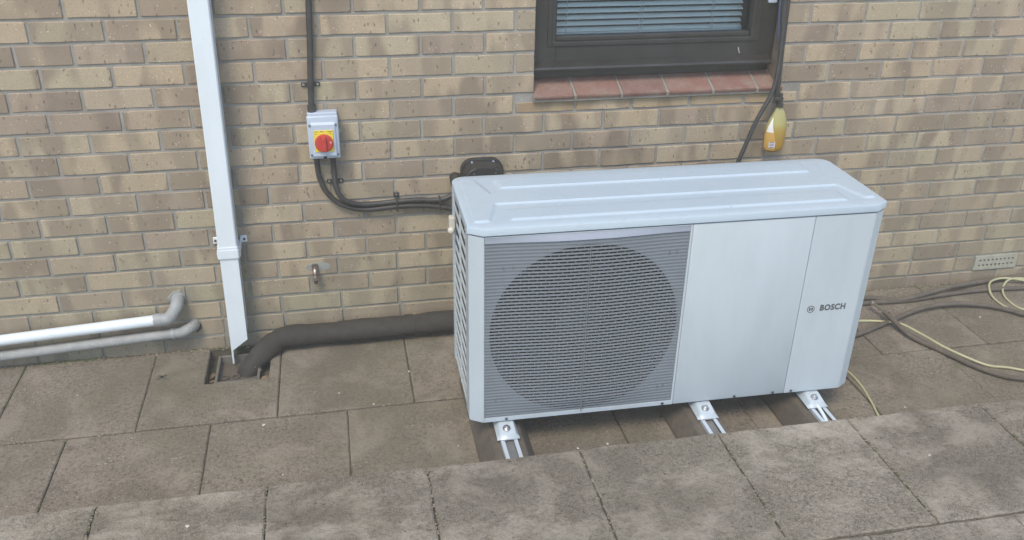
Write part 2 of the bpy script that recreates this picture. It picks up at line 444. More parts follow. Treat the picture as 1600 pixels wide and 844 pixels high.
for i, b in enumerate(bricks[:NIND]):
    if brick_score(b) < 1: NIND = i; break
    L, H = b[1]-b[0], b[3]-b[2]
    if abs(L-.215) < .0085 and abs(H-.065) < .003: me = BR_MESH[rb.randrange(12)]; sc = (L/.215, 1, 1)
    else: me = brick_mesh(L, H, 500+i); sc = (1,1,1)
    o = bpy.data.objects.new('brick', me); C.objects.link(o); o.parent = wall
    o.location = Vector((b[0], rb.uniform(-.0012, .0012), b[2])) - base; o.scale = sc
    o.rotation_euler = (0, rb.uniform(-.003, .003), 0)
def join_bricks(name, lst, parent, mat):
    vs = []; fs = []; uvs = []; rn = []
    for i, b in enumerate(lst):
        me = brick_mesh(b[1]-b[0], b[3]-b[2], 2000+i); n0 = len(vs); r = rb.random()
        for v in me.vertices: vs.append((v.co.x+b[0], v.co.y, v.co.z+b[2]))
        ul = me.uv_layers[0].data
        for p in me.polygons:
            fs.append([n0+v for v in p.vertices]); rn.append(r)
            for li in p.loop_indices: uvs.append(tuple(ul[li].uv))
        bpy.data.meshes.remove(me)
    me = bpy.data.meshes.new(name); me.from_pydata(vs, [], fs); me.update()
    u = me.uv_layers.new(name='uv')
    for i, q in enumerate(uvs): u.data[i].uv = q
    a = me.attributes.new('rnd', 'FLOAT', 'FACE'); a.data.foreach_set('value', rn)
    o = link(name, me, mat, parent); o['kind'] = 'stuff'; return o
join_bricks('brickwork', bricks[NIND:], wall, BRICK)
bm = bmesh.new()
YM = .0042
def mortar_box(x0,x1,z0,z1): box(bm, x0, x1, YM, .12, z0, z1)
mortar_box(-2.9, OPX0-.001, -1.6, 2.15); mortar_box(OPX1+.001, 5.5, -1.6, 2.15)
mortar_box(OPX0-.001, OPX1+.001, -1.6, -.333); mortar_box(OPX0-.001, OPX1+.001, OPZ1, 2.15)
obj('mortar', bm, MORTAR, wall)
# stained right and left reveals
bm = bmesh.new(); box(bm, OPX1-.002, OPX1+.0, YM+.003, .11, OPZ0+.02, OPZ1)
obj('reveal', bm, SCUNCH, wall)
# upper storey and rear mass of the house above the frame
bm = bmesh.new(); box(bm, -2.9, 5.5, .03, 3.0, 2.152, 2.9)
hs = obj('house_upper_wall', bm, MORTAR, wall)
# a mortared patch and hole around the copper stub, patches round waste pipes
def blob(bm, cx, cz, r, y0, y1, n=14, seed=1, sx=1.0, jit=.25):
    rg = random.Random(seed)
    poly = [(cx+math.cos(2*math.pi*i/n)*r*sx*(1+rg.uniform(-jit, jit)), cz+math.sin(2*math.pi*i/n)*r*(1+rg.uniform(-jit, jit))) for i in range(n)]
    prism(bm, poly, lambda p: (p[0], y0, p[1]), lambda p: (p[0]+(cx-p[0])*.12, y1, p[1]+(cz-p[1])*.12))
GREYM = m_plastic('cement_patch', (.25,.26,.24), .95, .4, 60, bumps=.8)
bm = bmesh.new(); blob(bm, .60, -.938, .020, .003, -.0016, 16, 3, 2.6, .12); obj('mortar_patch', bm, GREYM, wall)
bm = bmesh.new(); blob(bm, .076, -1.022, .033, .003, -.006, 16, 4, 1.05, .22); obj('mortar_patch', bm, GREYM, wall)
bm = bmesh.new(); blob(bm, .693, -.405, .014, .003, -.0022, 12, 9, 2.4, .2); obj('mortar_patch', bm, m_plastic('pale_patch', (.42,.36,.27), .95, .4, 60, bumps=.8), wall)

# air brick
ab = thing('air_brick', 'pale perforated air brick low in the wall at the right edge above the black hoses', 'air brick', ((AB[0]+AB[1])/2, 0, -1.2))
bm = bmesh.new()
n = 9; x0, x1 = AB; zt, zb = -15*.075-.004, -16*.075+.004
cols = [x0, x0+.012] ; pw = (x1-x0-.030)/n
rows = [(-1.1445,-1.1555), (-1.1695,-1.1805)]
# face built as strips with real holes
def fq(a, b, c_, d): box(bm, a, b, -.006, .03, d, c_)
fq(x0, x1, zt, rows[0][0]); fq(x0, x1, rows[0][1], rows[1][0]); fq(x0, x1, rows[1][1], zb)
for (a, b) in rows:
    xx = x0
    for k in range(n):
        hx = x0+.015+pw*k+pw*.25
        fq(xx, hx, a, b); xx = hx+pw*.5
    fq(xx, x1, a, b)
obj('perforated_face', bm, AIRB, ab)
bm = bmesh.new(); box(bm, x0+.001, x1-.001, .031, .034, zb+.001, zt-.001); obj('void', bm, DARKIN, ab)

# ---------------------------------------------------------------- window
win = thing('window', 'dark brown framed window over a red tiled sill above the heat pump', 'window', ((OPX0+OPX1)/2, .08, OPZ0))
YF = .055
bm = bmesh.new()
gx0, gx1, gz0, gz1 = 1.511, 2.268, -.112, .70
box(bm, OPX0+.002, gx0, YF, YF+.06, -.222, OPZ1-.002, .004)      # left stile
box(bm, gx1, 2.366, YF, YF+.06, -.222, OPZ1-.002, .004)
box(bm, gx0-.004, gx1+.004, YF+.001, YF+.06, -.205, gz0-.018, .004)  # bottom rail
box(bm, gx0-.004, gx1+.004, YF+.001, YF+.06, gz1+.02, OPZ1-.002, .004)
obj('outer_frame', bm, FRAME, win)
bm = bmesh.new()
for (a, b, c_, d) in ((gx0-.016, gx0, gz0-.016, gz1+.016), (gx1, gx1+.016, gz0-.016, gz1+.016), (gx0, gx1, gz0-.0165, gz0), (gx0, gx1, gz1, gz1+.016)):
    box(bm, a, b, YF+.010, YF+.05, c_, d, .003)
# stepped glazing bead in front of it
for (a, b, c_, d) in ((gx0-.034, gx0-.015, gz0-.034, gz1+.03), (gx1+.015, gx1+.034, gz0-.034, gz1+.03), (gx0-.015, gx1+.015, gz0-.034, gz0-.0155)):
    box(bm, a, b, YF-.004, YF+.03, c_, d, .0035, 2)
obj('glazing_bead', bm, FRAME, win)
bm = bmesh.new()   # projecting drip bar along the bottom
prism(bm, [(.052,-.200),(.020,-.212),(.016,-.219),(.018,-.226),(.03,-.228),(.10,-.226),(.10,-.2)], lambda p: (OPX0+.003, p[0], p[1]), lambda p: (2.35, p[0], p[1]))
box(bm, OPX0+.004, 2.355, .066, .1, -.262, -.2275, .002)
obj('drip_bar', bm, FRAME, win)
bm = bmesh.new(); box(bm, gx0-.003, gx1+.003, YF+.030, YF+.034, gz0-.003, gz1+.003); obj('pane', bm, GLASS, win)
bm = bmesh.new(); box(bm, 2.318, 2.352, YF-.012, YF+.004, -.006, .06, .003); obj('hinge_cover', bm, ENCL, win)
sill_base = thing('window_sill', 'sloping sill of dark red quarry tiles with pale joints under the brown window', 'sill', (1.9, 0, -.34))
tj = [1.416, 1.5725, 1.7505, 1.929, 2.110, 2.289, 2.388]
bY, bZ, fY, fZ = .085, -.2605, -.024, -.3085
for i, (a, b) in enumerate(zip(tj, tj[1:])):
    bm = bmesh.new(); a2 = a+.0035; b2 = b-.0035; th = .016
    sl = Vector((0, fY-bY, fZ-bZ)).normalized(); nrm = Vector((0, sl.z, -sl.y)); 
    if nrm.z < 0: nrm = -nrm
    top = [(a2,bY,bZ),(b2,bY,bZ),(b2,fY,fZ),(a2,fY,fZ)]
    if i == len(tj)-2: top = [(a2,bY,bZ),(2.368,bY,bZ),(2.368,-.001,bZ+(fZ-bZ)*(bY+.001)/(bY-fY)),(b2+.008,-.003,-.2975),(b2+.008,fY,fZ),(a2,fY,fZ)]
    tv = [bm.verts.new(Vector(p)+Vector((0,0,random.uniform(-.0012,.0012)))) for p in top]; bv = [bm.verts.new(Vector(p)-nrm*th) for p in top]
    bm.faces.new(tv); bm.faces.new(bv[::-1])
    for k in range(len(tv)): bm.faces.new((tv[k], tv[(k+1)%len(tv)], bv[(k+1)%len(tv)], bv[k]))
    bmesh.ops.bevel(bm, geom=bm.edges[:], offset=.0025, segments=2, affect='EDGES')
    obj('tile', bm, QUARRY, sill_base)
bm = bmesh.new()
prism(bm, [(.08,-.2645),(-.020,-.3115),(-.0150,-.3290),(-.002,-.3325),(.08,-.3325)], lambda p: (1.418, p[0], p[1]), lambda p: (2.369, p[0], p[1]))
for v in list(bm.verts): pass
obj('mortar_bed', bm, MORTAR, sill_base)
# grey mortar joints slightly proud between tiles
bm = bmesh.new()
for x in tj[1:-1]:
    y0, z0, y1, z1 = .083, -.2595, -.023, -.3075
    w = .0024+.0012*random.random()
    pts = [(x-w,y0,z0),(x+w,y0,z0),(x+w+.002,y1,z1),(x-w-.002,y1,z1)]
    a = [bm.verts.new(Vector(p)+Vector((0,0,-.0012))) for p in pts]; b = [bm.verts.new(Vector(p)+Vector((0,.003,-.018))) for p in pts]
    bm.faces.new(a); bm.faces.new(b[::-1])
    for k in range(4): bm.faces.new((a[k], a[(k+1)%4], b[(k+1)%4], b[k]))
obj('joint', bm, m_plastic('pale_joint', (.22,.20,.17), .95, .3, 80), sill_base)
# white gull-wing chip of paint on the frame
bm = bmesh.new(); tube(bm, [(2.223,YF-.002,-.168),(2.226,YF-.003,-.180),(2.231,YF-.002,-.190)], .0022, 5); obj('paint_fleck', bm, DEBRIS, win)

# interior behind the glass
room = struct('room_interior', (1.9, .5, -.3))
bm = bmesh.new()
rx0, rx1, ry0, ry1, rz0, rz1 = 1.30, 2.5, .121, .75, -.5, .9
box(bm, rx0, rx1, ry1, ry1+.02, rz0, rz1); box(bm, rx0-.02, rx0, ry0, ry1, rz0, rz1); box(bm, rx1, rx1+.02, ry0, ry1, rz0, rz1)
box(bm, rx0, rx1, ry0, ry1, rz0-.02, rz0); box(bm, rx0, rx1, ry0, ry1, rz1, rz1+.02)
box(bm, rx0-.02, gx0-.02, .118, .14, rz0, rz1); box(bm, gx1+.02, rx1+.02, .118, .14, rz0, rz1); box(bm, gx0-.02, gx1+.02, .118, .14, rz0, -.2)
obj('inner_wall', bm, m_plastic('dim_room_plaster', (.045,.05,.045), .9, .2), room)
# venetian blind
bl = thing('venetian_blind', 'pale venetian blind with tilted slats hanging behind the brown window glass', 'blind', (1.88, .14, -.12))
sz0 = -.103
bx0, bx1 = 1.5135, 2.262
for k in range(0, 34):
    zc = sz0 + .0226*k
    bm = bmesh.new(); nn = 4; pts = []
    for q in range(nn+1):
        s = q/nn-.5; pts.append((.138+s*.021, zc + s*.0115 + .0022*(1-4*s*s)))
    top = pts; botp = [(p[0], p[1]-.0007) for p in pts[::-1]]
    xe = bx1 - random.uniform(0, .006)
    prism(bm, top+botp, lambda p: (bx0, p[0], p[1]), lambda p: (xe, p[0], p[1]))
    if k < 7: obj('slat', bm, BLIND, bl, smooth=40)
    else:
        if k == 7: rest = bmesh.new()
        me = mesh_of(bm); rest.from_mesh(me); bpy.data.meshes.remove(me)
o = obj('upper_slats', rest, BLIND, bl, smooth=40); o['kind'] = 'stuff'
bm = bmesh.new(); box(bm, bx0, bx1, .127, .149, sz0-.018, sz0-.009, .002); obj('bottom_rail', bm, BLIND, bl)
for x in (1.565, 1.847, 1.858, 2.132, 2.140):
    bm = bmesh.new(); cyl(bm, (x, .1265, sz0-.012), (0,0,1), .0011, .78, 6); obj('ladder_cord', bm, CORD, bl)

# ---------------------------------------------------------------- ground, paving
bm = bmesh.new(); box(bm, -9, 9, -9, 0.02, -1.42, -1.335)
gr = obj('ground', bm, DIRT); gr['kind'] = 'structure'
def slab_mesh(poly, z, th, jit, seed, bev=.004, step=.035):
    rg = random.Random(seed); P = []
    n = len(poly)
    for i in range(n):
        a = Vector(poly[i]); b = Vector(poly[(i+1)%n]); d = (b-a); L = d.length; m = max(1, int(L/step)); nr = Vector((-d.y, d.x)).normalized()
        for k in range(m):
            q = a+d*(k/m)
            if k: q += nr*(noise.noise(Vector((q.x*22, q.y*22, seed*1.7)))*jit + rg.uniform(-jit, jit)*.35)
            else: q += Vector((rg.uniform(-jit, jit), rg.uniform(-jit, jit)))*.6
            P.append(tuple(q))
    I = inset_poly(P, bev)
    bm = bmesh.new()
    zz = lambda p: z + noise.noise(Vector((p[0]*3, p[1]*3, seed)))*.001
    t_ = [bm.verts.new((p[0], p[1], zz(p))) for p in I]
    m_ = [bm.verts.new((p[0], p[1], z-bev*.8)) for p in P]
    b_ = [bm.verts.new((p[0], p[1], z-th)) for p in P]
    n = len(P)
    from mathutils.geometry import tessellate_polygon
    for tr in tessellate_polygon([[Vector((p[0], p[1], 0)) for p in I]]): bm.faces.new([t_[k] for k in tr])
    for i in range(n):
        q = (i+1) % n
        bm.faces.new((t_[i], t_[q], m_[q], m_[i])); bm.faces.new((m_[i], m_[q], b_[q], b_[i]))
    return bm
low = struct('lower_patio', (1.5, -.5, -1.3))
bm = bmesh.new(); box(bm, -3.0, 6.0, -1.06, .004, -1.334, -1.262); 
# joint bed with the gully pit left open
bm.free(); bm = bmesh.new()
GX0, GX1, GY0, GY1 = .166, .394, -.256, -.022
for (a,b,c_,d) in ((-3.0, GX0, -1.06, .003), (GX1, 6.0, -1.06, .003), (GX0, GX1, -1.06, GY0), (GX0, GX1, GY1, .003)):
    box(bm, a, b, c_, d, -1.334, -1.2575)
obj('joint_bed', bm, DIRT, low)
g = .0019
def slab_row(xs, ya, yb, z, th, jit, mat, parent, seed, notch=None, bev=.004):
    extra = []
    for i, (a, b) in enumerate(zip(xs, xs[1:])):
        poly = [(a+g, ya), (b-g, ya), (b-g, yb), (a+g, yb)]      # ya < yb
        if notch and a < notch[0] < b:
            poly = [(a+g, ya), (b-g, ya), (b-g, yb), (notch[1], yb), (notch[1], notch[2]), (notch[0], notch[2]), (notch[0], yb), (a+g, yb)]
        dz = random.uniform(-.0018, .0018)
        bm = slab_mesh(poly, z+dz, th, jit, seed+i, bev)
        if in_view([(a,ya,z),(b,ya,z),(a,yb,z),(b,yb,z)], -2): obj('slab', bm, mat, parent)
        else: extra.append(bm)
    if extra:
        J = bmesh.new()
        for e in extra:
            me = mesh_of(e); J.from_mesh(me); bpy.data.meshes.remove(me)
        o = obj('outer_slabs', J, mat, parent); o['kind'] = 'stuff'
xs = [-2.34,-1.88,-1.42,-.955,-.492,-.030,.433,.905,1.37,1.83,2.285,2.735,3.200,3.66,4.12,4.58,5.04]
slab_row(xs, -.497, -.014, -1.25, .06, .0016, SLAB_LOW, low, 10, notch=(GX0, GX1, GY0))
xs = [-2.1,-1.64,-1.17,-.71,-.243,.214,.670,1.125,1.579,2.043,2.508,2.969,3.43,3.89,4.35,4.81]
slab_row(xs, -.962, -.505, -1.25, .06, .0016, SLAB_LOW, low, 40)
xs = [-2.34,-1.42,-.5,.42,1.34,2.26,3.18,4.1,5.02]
slab_row(xs, -1.06, -.970, -1.25, .06, .0016, SLAB_LOW, low, 70)
up = struct('upper_patio', (1.5, -2.5, -1.2))
bm = bmesh.new(); box(bm, -3.0, 6.0, -6.0, -1.050, -1.334, -1.112)
obj('joint_bed', bm, DIRT, up)
xs = [-2.35,-1.885,-1.42,-.95,-.482,-.017,.439,.891,1.353,1.797,2.239,2.712,3.17,3.63,4.09]
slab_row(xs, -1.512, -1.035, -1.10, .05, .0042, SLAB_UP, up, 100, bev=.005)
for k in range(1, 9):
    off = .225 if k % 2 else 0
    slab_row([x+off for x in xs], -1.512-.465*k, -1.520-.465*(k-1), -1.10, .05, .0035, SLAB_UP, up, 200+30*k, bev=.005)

# ---------------------------------------------------------------- gully
gu = thing('drain_gully', 'square drain gully sunk in the paving under the white downpipe with dead leaves', 'drain', (.28, -.14, -1.33))
bm = bmesh.new(); box(bm, GX0, GX1, GY0, GY1, -1.333, -1.300); obj('pit_floor', bm, DIRT, gu)
bm = bmesh.new()
a, b, c_, d = .197, .358, -.240, -.050
for (x0_,x1_,y0_,y1_) in ((a, a+.010, c_, d), (b-.010, b, c_, d), (a+.0101, b-.0101, c_, c_+.010), (a+.0101, b-.0101, d-.010, d)):
    box(bm, x0_, x1_, y0_, y1_, -1.30, -1.262, .002)
obj('rim', bm, m_plastic('gully_grey', (.13,.12,.10), .7, .5, 40), gu)
bm = bmesh.new()
gx = [a+.0102 + (b-a-.0204)*i/4 for i in range(5)]
box(bm, a+.0103, b-.0103, c_+.0102, d-.0102, -1.300, -1.291)
for i in range(2):
    for j in range(2):
        cx_ = a+.030+i*.040; cy_ = c_+.030+j*.040
        for t_ in range(12):
            a0 = 2*math.pi*t_/12; a1 = 2*math.pi*(t_+1)/12
            p0 = Vector((cx_+math.cos(a0)*.013, cy_+math.sin(a0)*.013, -1.287)); p1 = Vector((cx_+math.cos(a1)*.013, cy_+math.sin(a1)*.013, -1.287))
            tube(bm, [p0, p1], .0025, 5)
obj('grid', bm, m_plastic('gully_grid', (.09,.075,.055), .8, .6, 50), gu)
def leaf(loc, L, W, rz, tilt, label):
    bm = bmesh.new(); n = 8
    L_, R_, M_ = [], [], []
    for i in range(n+1):
        s = i/n; w = W*math.sin(math.pi*min(.98, s+.02))**.8*.5; zc = .006*math.sin(s*3)+random.uniform(-.001,.001)
        L_.append(bm.verts.new((s*L-L/2, w, zc+.004))); R_.append(bm.verts.new((s*L-L/2, -w, zc+.004))); M_.append(bm.verts.new((s*L-L/2, 0, zc)))
    for i in range(n):
        bm.faces.new((L_[i], M_[i], M_[i+1], L_[i+1])); bm.faces.new((M_[i], R_[i], R_[i+1], M_[i+1]))
    bmesh.ops.solidify(bm, geom=bm.faces[:], thickness=.0006)
    bmesh.ops.transform(bm, matrix=Matrix.Translation(loc) @ Matrix.Rotation(rz, 4, 'Z') @ Matrix.Rotation(tilt, 4, 'X'), verts=bm.verts[:])
    tag(obj('dry_leaf', bm, LEAF, loc=loc), label, 'leaf', 'dead leaves caught in the gully')
leaf((.181, -.150, -1.292), .05, .014, 1.1, .3, 'curled dry leaf at the left edge of the gully, furthest back')
leaf((.184, -.225, -1.292), .05, .012, 2.2, -.2, 'narrow dry leaf in the front left corner of the gully')
leaf((.374, -.215, -1.285), .055, .026, .7, .35, 'pale broad leaf in the right front corner of the gully')
leaf((.182, -.19, -1.293), .035, .010, .2, .1, 'small dry leaf between two others left of the gully rim')

# ---------------------------------------------------------------- downpipe
dp = thing('downpipe', 'square white plastic downpipe running down the wall left of the isolator switch', 'downpipe', (.29, -.05, -1.22))
# it leans a little: x shift with height
def dx(z): return .284+ (z+1.2)*.0205
W2 = .033; Yb, Yf2 = -.028, -.092
def pipe_section(bm, z0, z1, w=W2, yb=Yb, yf=Yf2, r=.004):
    poly = [(-w+r,yb),(-w,yb-r),(-w,yf+r),(-w+r,yf),(w-r,yf),(w,yf+r),(w,yb-r),(w-r,yb)]
    prism(bm, poly, lambda p: (p[0]+dx(z0), p[1], z0), lambda p: (p[0]+dx(z1), p[1], z1))
bm = bmesh.new(); pipe_section(bm, -.80, 1.3); obj('upper_pipe', bm, UPVC, dp)
# lower pipe: thin walled, front cut on the slant, left wall runs lowest
bm = bmesh.new()
w = W2-.0015; t_ = .0022; yf, yb = Yf2+.001, Yb-.001
def wallpanel(pts, nrm):
    a = [bm.verts.new(p) for p in pts]; b = [bm.verts.new(Vector(p)+Vector(nrm)*t_) for p in pts]
    bm.faces.new(a); bm.faces.new(b[::-1])
    for i in range(len(a)): bm.faces.new((a[i], a[(i+1)%len(a)], b[(i+1)%len(a)], b[i]))
X = lambda s, z: dx(z)+s*w
wallpanel([(X(-1,-.80),yf,-.80),(X(1,-.80),yf,-.80),(X(1,-1.176),yf,-1.176),(X(-.78,-1.218),yf,-1.219),(X(-.84,-1.275),yf,-1.278),(X(-1,-1.28),yf,-1.280)], (0,1,0))
wallpanel([(X(1,-.80),yf+.0001,-.80),(X(1,-.80),yb,-.80),(X(1,-1.13),yb,-1.13),(X(1,-1.176),yf+.0001,-1.1761)], (-1,0,0))
wallpanel([(X(-1,-.80),yf+.0001,-.80),(X(-1,-.80),yb,-.80),(X(-1,-1.24),yb,-1.24),(X(-1,-1.279),yf+.0001,-1.279)], (1,0,0))
wallpanel([(X(-1,-.80),yb,-.8005),(X(1,-.80),yb,-.8005),(X(1,-1.13),yb,-1.1295),(X(-1,-1.24),yb,-1.2395)], (0,-1,0))
obj('lower_pipe', bm, UPVC, dp)
bm = bmesh.new(); pipe_section(bm, -.832, -.800, W2+.0045, Yb+.002, Yf2-.005); pipe_section(bm, -.800, -.790, W2+.003, Yb+.002, Yf2-.003); obj('collar', bm, UPVC, dp)
for s in (-1, 1):
    br = bmesh.new()
    x = dx(-.79)+s*(W2+.006)
    br_y = [(-.085,-.832),(-.085,-.812),(-.004,-.785),(-.004,-.812)]
    prism(br, br_y, lambda p: (x-.0015, p[0], p[1]), lambda p: (x+.0015, p[0], p[1]))
    xa, xb = (x, x+.022) if s > 0 else (x-.020, x)
    box(br, xa, xb, -.005, -.0015, -.812, -.785, .002)
    bo = obj('bracket', br, UPVC, dp)
    bm = bmesh.new(); x = dx(-.79)+s*(W2+.018); cyl(bm, (x, -.004, -.799), (0,-1,0), .0045, .004, 12); obj('screw', bm, BLACKPL, bo)

# ---------------------------------------------------------------- waste pipes on the left
wp = thing('waste_pipe', 'white plastic waste pipe with grey elbow entering the wall low on the left', 'pipe', (-.3, -.04, -1.14))
bm = bmesh.new()
p0 = Vector((-.90,-.052,-1.135)); p1 = Vector((-.005,-.052,-1.0835)); d = (p1-p0).normalized()
tube(bm, [p0, p1], .0205, 20); obj('white_pipe', bm, UPVC, wp, smooth=50)
bm = bmesh.new()
tube(bm, [p1-d*.004, p1+d*.022], .0245, 20)
tube(bm, catmull([p1+d*.018, p1+d*.045, (.060,-.048,-1.062), (.076,-.034,-1.035), (.078,.01,-1.020)], 6), .0235, 20)
obj('elbow', bm, GREYPIPE, wp, smooth=50)
gp = thing('overflow_pipe', 'weathered grey pipe running just above the paving below the white waste pipe', 'pipe', (-.3, -.04, -1.21))
bm = bmesh.new()
p0 = Vector((-.90,-.042,-1.205)); p1 = Vector((.045,-.042,-1.152)); d = (p1-p0).normalized()
tube(bm, [p0.lerp(p1, i/12) for i in range(13)], .0185, 20); obj('grey_pipe', bm, GREYPIPE_W, gp, smooth=50)
bm = bmesh.new(); tube(bm, [p1-d*.004, p1+d*.008], .0225, 20); obj('socket_ring', bm, GREYPIPE, gp, smooth=50)
bm = bmesh.new(); tube(bm, catmull([p1+d*.006, p1+d*.030, (.098,-.040,-1.142), (.117,-.022,-1.139), (.121,.01,-1.142)], 6), .0205, 20); obj('elbow', bm, GREYPIPE_W, gp, smooth=50)
bm = bmesh.new(); blob(bm, .120, -1.150, .027, .001, -.0012, 14, 8, 1.0, .15); obj('hole', bm, m_plastic('damp_hole', (.07,.05,.035), .95, .3), wall)

# copper stub
cs = thing('copper_stub', 'short copper pipe end turned down out of the wall right of the downpipe', 'pipe stub', (.584, -.02, -.95))
bm = bmesh.new(); tube(bm, catmull([(.586,.01,-.938),(.586,-.016,-.938),(.586,-.028,-.945),(.586,-.031,-.962)], 5), .0100, 14); obj('elbow', bm, COPPER, cs, smooth=60)
bm = bmesh.new(); cyl(bm, (.586,-.031,-.960), (0,0,-1), .0128, .015, 14); obj('nut', bm, STEEL, cs)
bm = bmesh.new(); cyl(bm, (.586,-.031,-.974), (0,0,-1), .0090, .020, 12, .006); obj('drip_end', bm, m_plastic('tarnished', (.07,.055,.045), .6, .5), cs)
bm = bmesh.new(); blob(bm, .586, -.936, .014, .001, -.0030, 12, 5); obj('ring_stain', bm, m_plastic('dark_ring', (.10,.09,.08), .9, .4), wall)

# ---------------------------------------------------------------- conduit, isolator, cables
co = thing('cable_conduit', 'straight dark conduit coming down the wall into the isolator switch', 'conduit', (.63, -.018, -.33))
YC = -.016
bm = bmesh.new(); tube(bm, [(.652,YC,1.3),(.648,YC,.05),(.640,YC,-.10),(.6305,YC,-.234),(.6265,YC-.004,-.315)], .0105, 14); obj('tube', bm, BLACKPL, co, smooth=60)
bm = bmesh.new(); tube(bm, [(.6275,YC-.006,-.302),(.6255,YC-.008,-.350)], .0145, 16); obj('gland', bm, BLACKPL, co, smooth=60)
def saddle(x, z, ang, parent, rr=.0125, span=.024):
    """spacer-bar saddle with a screw either side of the tube"""
    M = Matrix.Translation((x, 0, z)) @ Matrix.Rotation(ang, 4, 'Y')
    bm = bmesh.new()
    box(bm, -span-.008, span+.008, -.006, -.0015, -.008, .008, .002)
    pts = [Vector((rr*math.cos(a_), -.004-abs(rr*1.9*math.sin(a_)), 0)) for a_ in [math.pi*i/10 for i in range(11)]]
    for q0, q1 in zip(pts, pts[1:]):
        vs = [bm.verts.new(q0+Vector((0,0,-.006))), bm.verts.new(q1+Vector((0,0,-.006))), bm.verts.new(q1+Vector((0,0,.006))), bm.verts.new(q0+Vector((0,0,.006)))]
        vo = [bm.verts.new(v.co*1.0+Vector((v.co.x*.12, -.0018, 0))) for v in vs]
        bm.faces.new(vs); bm.faces.new(vo[::-1])
        for k in range(4): bm.faces.new((vs[k], vs[(k+1)%4], vo[(k+1)%4], vo[k]))
    bmesh.ops.transform(bm, matrix=M, verts=bm.verts[:])
    s = obj('saddle_clip', bm, BLACKPL, parent)
    for q in (-1, 1):
        bm = bmesh.new(); cyl(bm, (q*span, -.006, 0), (0,-1,0), .0042, .0025, 12)
        bmesh.ops.transform(bm, matrix=M, verts=bm.verts[:]); obj('screw', bm, STEEL, s)
saddle(.630, -.234, 0, co)
iso = thing('isolator_switch', 'pale grey isolator box with a yellow plate and round red rotary knob on the wall', 'switch', (.66, -.04, -.49))
ix0, ix1, iz0, iz1 = .607, .7135, -.4855, -.330
D0, D1 = -.012, -.070
bm = bmesh.new(); box(bm, ix0+.002, ix1-.002, -.001, -.040, iz0+.002, iz1+.005, .004, 2); obj('back_box', bm, ENCL, iso)
bm = bmesh.new()
box(bm, ix0, ix1, -.0405, -.064, iz0+.0, iz1+.0, .006, 3)
kx = (ix0+ix1)/2
prism(bm, [(-.064,iz1-.022),(-.0715,iz1-.030),(-.0735,iz0+.014),(-.064,iz0+.008)], lambda p: (ix0+.013, p[0], p[1]), lambda p: (ix1-.013, p[0], p[1]))
lid_ = obj('cover', bm, ENCL, iso, smooth=30)
bm = bmesh.new(); cyl(bm, (kx,-.0642,iz0+.007), (0,-1,0), .006, .0012, 16); box(bm, kx-.006, kx+.006, -.0642, -.0654, iz0-.001, iz0+.007); obj('drain_notch', bm, m_plastic('notch_dark',(.08,.07,.06),.8,.2), iso)
for x in (ix0+.009, ix1-.009):
    for z in (iz1-.033, iz0+.015):
        bm = bmesh.new(); cyl(bm, (x,-.0635,z), (0,-1,0), .0050, .0022, 14); s = obj('screw', bm, m_metal('dull_screw',(.45,.48,.5),.4), iso)
        bm = bmesh.new(); box(bm, x-.0035, x+.0035, -.0657, -.0661, z-.0006, z+.0006); obj('slot', bm, INK, s)
yx0, yx1, yz0, yz1 = .6275, .6935, -.4565, -.378
bm = bmesh.new(); box(bm, yx0, yx1, -.0725, -.0755, yz0, yz1, .001); plate = obj('plate', bm, YELLOW, iso)
def mark(x0_,x1_,z0_,z1_, rot=0):
    bm = bmesh.new(); box(bm, x0_, x1_, -.0754, -.0759, z0_, z1_, rot=Matrix.Rotation(rot, 3, 'Y')); obj('print_mark', bm, INK, plate)
mark(.630,.642,yz1-.0045,yz1-.0030); mark(.6500,.6520,yz1-.0058,yz1-.0012, .4); mark(.6545,.6575,yz1-.0055,yz1-.0020,-.6); mark(.6590,.6620,yz1-.0050,yz1-.0035)
mark(.674,.6905,yz1-.0045,yz1-.0030); mark(.631,.637,yz1-.0125,yz1-.0115); mark(.678,.690,yz1-.0120,yz1-.0108,.6)
kc = ((yx0+yx1)/2, yz0+.0335)
bm = bmesh.new(); cyl(bm, (kc[0],-.0752,kc[1]), (0,-1,0), .0315, .008, 40); cyl(bm, (kc[0],-.0830,kc[1]), (0,-1,0), .0300, .004, 40, .0275)
knob = obj('knob', bm, RED, iso, smooth=35)
bm = bmesh.new(); box(bm, kc[0]-.0075, kc[0]+.0075, -.0868, -.0985, kc[1]-.0255, kc[1]+.0255, .003, 2); obj('grip', bm, RED, knob)
for z in (-.012, .012):
    bm = bmesh.new(); cyl(bm, (kc[0],-.0983,kc[1]+z), (0,-1,0), .0016, .0006, 8); obj('lock_hole', bm, INK, knob)
bm = bmesh.new(); cyl(bm, (kc[0]+.0225,-.0868,kc[1]+.004), (0,-1,0), .0032, .0006, 10); obj('pointer_dot', bm, m_plastic('pink_dot',(.75,.35,.28),.5,.1), knob)
